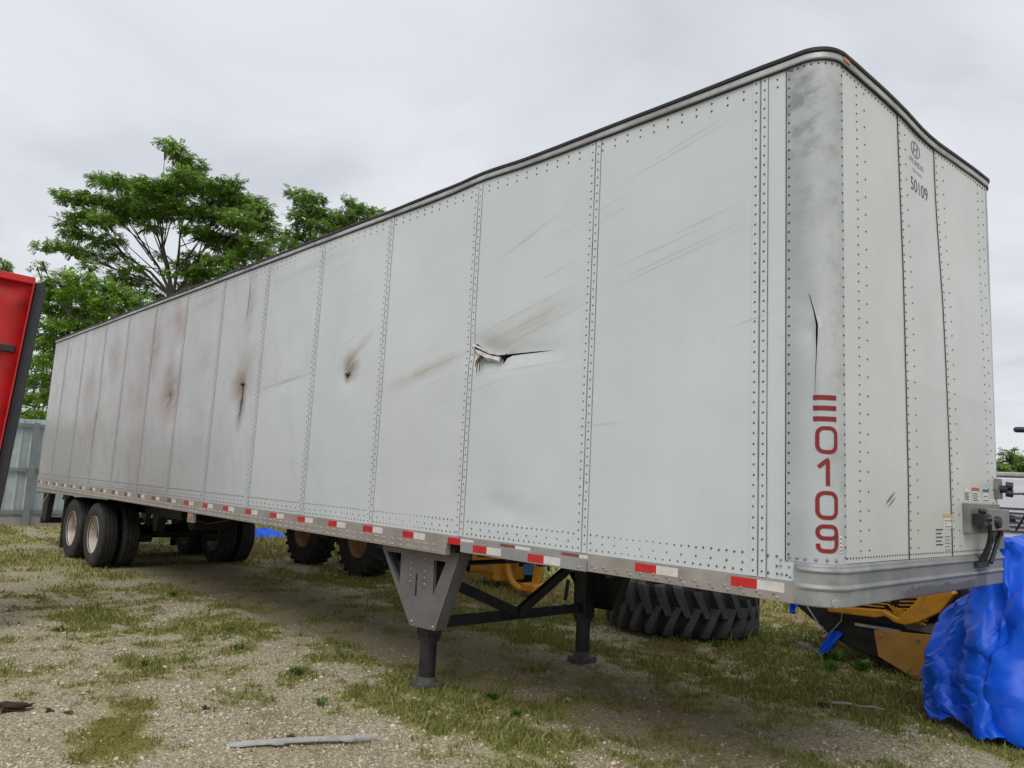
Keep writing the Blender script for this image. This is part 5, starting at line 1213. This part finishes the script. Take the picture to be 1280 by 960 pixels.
# grille slatted crate with a tarp and a yellow bucket on top
p = px(1275, 700, 8.6); CT = empty('slatted_pallet_cage', (p[0]+.2, p[1]+.2, 0), R(30)); tag(CT, 'dark slatted cage behind the tarpaulin at the right edge', 'cage')
for i in range(14): MB().box(-.7+.1*i, -.66+.1*i, -.02, .02, .05, 1.02).build('slat', M['ink'], CT)
for z in (.05, 1.02): MB().box(-.75, .75, -.03, .03, z, z+.06).build('cage_rail', M['concrete'], CT)
MB().box(-.75, .75, .03, .9, .0, 1.0).build('cage_box', M['chassis'], CT); MB().box(-.8, .8, -.06, .95, 1.085, 1.15).build('cage_top', M['concrete'], CT)
o = MB().lathe([(.0,.0),(.07,.0),(.09,.03),(.09,.09),(.06,.12),(.0,.13)], (0,0,0), 'z', 18).build('yellow_bucket', M['yellow'], None, True); o.location = (p[0]-.12, p[1]+.55, 1.152); tag(o, 'yellow bucket sitting on the pale cage top behind the trailer corner', 'bucket')
mb = MB(); n = 16
for j in range(n+1):
    for i in range(n+1):
        u, v = i/n*2-1, j/n*2-1; mb.v.append((u*1.3, v*.8, .01+.28*max(0, 1-(u*u+v*v)**.9)*(.5+float(fbm(np.array(u*2.2+9), np.array(v*2.2+3), 3)))))
mb.f = [(j*(n+1)+i, j*(n+1)+i+1, (j+1)*(n+1)+i+1, (j+1)*(n+1)+i) for j in range(n) for i in range(n)]
st_ = empty('storage_pallet', (-.9, 9.6, 0)); tag(st_, 'low grey platform carrying a blue tarpaulin in front of the white van', 'platform'); MB().box(-1.3, 1.6, -.8, .8, 1.0, 1.12).build('deck', M['concrete'], st_); 
for x in (-1.1, 1.4): MB().box(x-.06, x+.06, -.7, .7, 0, 1.0).build('leg', M['fencepost'], st_)
o = mb.build('tarpaulin', M['tarp'], None, 40); o.location = (-.8, 9.6, 1.125); tag(o, 'blue tarpaulin bundle in front of the white van', 'tarpaulin')
p = px(1268, 537, 12); o = MB().tube([(0,0,0),(.02,.02,0),(.5,.5,.02),(1.0,1.0,.02),(1.04,1.04,-.05),(1.04,1.04,-p[2])], [.03,.045,.045,.045,.045,.05], 10).build('lamp_arm', M['black'], None, True); o.location = tuple(p); tag(o, 'dark bracket arm against the sky at the right edge', 'arm')

# ------------------------------------------------------------------ clutter on the ground
mb = MB(); n = 26; V_ = []
for i in range(n+1):
    t = i/n; w = .028*(1-.75*max(0, (t-.8)/.2))*(1 if t > .05 else .5); tab = .03 if i in (8,9,20,21) else 0
    z = .014+.006*math.sin(t*5); V_ += [(t*.92, -w-tab, z), (t*.92, w, z+.006), (t*.92, w, z-.004), (t*.92, -w-tab, z-.008)]
mb.add(V_, [(i*4+j, i*4+(j+1)%4, (i+1)*4+(j+1)%4, (i+1)*4+j) for i in range(n) for j in range(4)]+[(0,1,2,3),(n*4+3,n*4+2,n*4+1,n*4)])
o = mb.build('metal_strip', M['stripgrey']); o.location = (-2.97, -1.58, float(relief(np.array(-2.8), np.array(-1.2)))+.012); o.rotation_euler = (0, 0, math.atan2(.83, .32)); tag(o, 'thin bent grey metal strip lying on the gravel', 'strip')
def lump(name, x, y, s, mt, label, cat, seed, flat=.6, stretch=1.4, rz=0):
    bm = bmesh.new(); bmesh.ops.create_icosphere(bm, subdivisions=3, radius=1); rnd = np.random.default_rng(seed)
    ph = rnd.uniform(0, 6, 3)
    for v in bm.verts:
        c = v.co; k = .6+.35*math.sin(c.x*3.1+ph[0])*math.sin(c.y*3.7+ph[1])+.25*math.sin(c.z*6+c.x*5+ph[2])+rnd.uniform(-.28,.28); v.co = Vector((c.x*k*stretch, c.y*k, c.z*k*flat))*s
    me_ = bpy.data.meshes.new(name); bm.to_mesh(me_); bm.free(); o = link(name, me_, mt, None, 50); o.location = (x, y, float(relief(np.array(x), np.array(y)))+s*flat*.35); o.rotation_euler = (0,0,rz); tag(o, label, cat, {'clod': 'dark clods on the ground', 'stone': 'pale stones on the ground'}.get(cat)); return o
lump('rag_heap', -4.52, -2.46, .10, M['redclod'], 'red brown rag heap on the gravel at the left edge', 'debris', 1, .45, 2.0, 1.3)
lump('clod', -4.35, -2.22, .035, M['clod'], 'dark clod just right of the red brown rag heap', 'clod', 2)
lump('clod', -4.22, -2.13, .03, M['clod'], 'small dark clod furthest right beside the rag heap', 'clod', 3)
lump('clod', -2.96, -1.16, .028, M['clod'], 'dark clod beside the bent metal strip', 'clod', 4)
lump('clod', -3.85, -1.36, .03, M['clod'], 'dark clod on the gravel between moss patches', 'clod', 5)
lump('clod', -1.33, 2.62, .05, M['clod'], 'dark clump at the end of the pale stick', 'clod', 6)
lump('clod', -7.0, -1.55, .06, M['clod'], 'dark low clod on the far left gravel', 'clod', 7)
for i, (x, y, s, l) in enumerate(((-.55,2.35,.05,'pale rounded stone near the lower right corner'),(-2.6,1.0,.035,'pale stone on the bare ground under the trailer'),(-8.2,2.6,.05,'white stone on the grass behind the landing legs'))):
    lump('stone', x, y, s, M['stick'], l, 'stone', 20+i, .6, 1.2)
o = MB().tube([(0,0,.012),(.10,.05,.02),(.19,.07,.014),(.28,.14,.016),(.36,.15,.01)], [.010,.012,.009,.008,.004], 8).build('stick', M['stick'], None, True); o.location = (-1.28, 2.68, .02); o.rotation_euler = (0,0,.1); tag(o, 'pale bare stick lying in the grass', 'stick')
# weeds
def weed(x, y, n, h, lw, label, seed, broad=False):
    rnd = random.Random(seed); z0 = float(relief(np.array(x), np.array(y))); W_ = empty('weed', (x, y, z0)); tag(W_, label, 'weed', 'weeds growing in the yard'); lf = MB(); cols = []
    for i in range(n):
        a = rnd.uniform(0, 6.28); ln = h*rnd.uniform(.5,1.1); out_ = ln*rnd.uniform(.25,.75); w = lw*rnd.uniform(.7,1.2)
        bx_, by_ = rnd.gauss(0,h*.18), rnd.gauss(0,h*.18); ca, sa = math.cos(a), math.sin(a); P = []
        for k, (t, ww) in enumerate(((0,.35),(.35,1),(.7,.8),(1,.05))):
            r_ = out_*t; zz_ = ln*(t-.35*t*t*(1.4 if broad else .8)); P += [(bx_+ca*r_-sa*w*ww, by_+sa*r_+ca*w*ww, zz_), (bx_+ca*r_+sa*w*ww, by_+sa*r_-ca*w*ww, zz_)]
        lf.add(P, [(2*k, 2*k+2, 2*k+3, 2*k+1) for k in range(3)]); g_ = rnd.random(); cols += [(.06+.10*g_, .12+.15*g_, .02+.03*g_, 1)]*8
    me_ = bpy.data.meshes.new('leaf_tuft'); me_.from_pydata(lf.v, [], lf.f); set_col(me_, 'tint', np.array(cols)); link('leaf_tuft', me_, M['leaf'], W_)
weed(-4.43,-.37,70,.11,.005,'upright green grass tuft alone on the open gravel',1)
weed(-5.5,-.40,40,.11,.004,'thin wispy weed just beyond the lone grass tuft',2)
weed(-5.3,-1.3,60,.08,.005,'low green weed on the gravel left of centre',3)
weed(-8.6,.1,50,.11,.006,'green weed growing near the trailer wheels',4)
weed(-2.05,4.35,40,.24,.03,'broad leaved weed growing under the machine belly',5,True)
weed(-1.72,4.2,36,.20,.026,'broad leaved weed beside the orange plate',6,True)
weed(-1.9,3.95,60,.16,.007,'grassy weed tuft before the machine belly',7)
weed(-2.9,.48,110,.08,.005,'green grass tuft beside the near landing foot',8)
weed(-2.45,.30,90,.07,.005,'green grass tuft right of the near landing foot',9)
weed(-3.55,-.62,30,.10,.005,'tiny green sprout on gravel above the metal strip',10)
for i, (x, y) in enumerate(((-4.3,3.85),(-3.9,3.72),(-3.45,3.72),(-3.1,3.85))): weed(x, y, 45, .11, .005, ['leftmost','second from left','third from left','rightmost'][i]+' of four grass tufts at the foot of the huge tyre', 30+i)
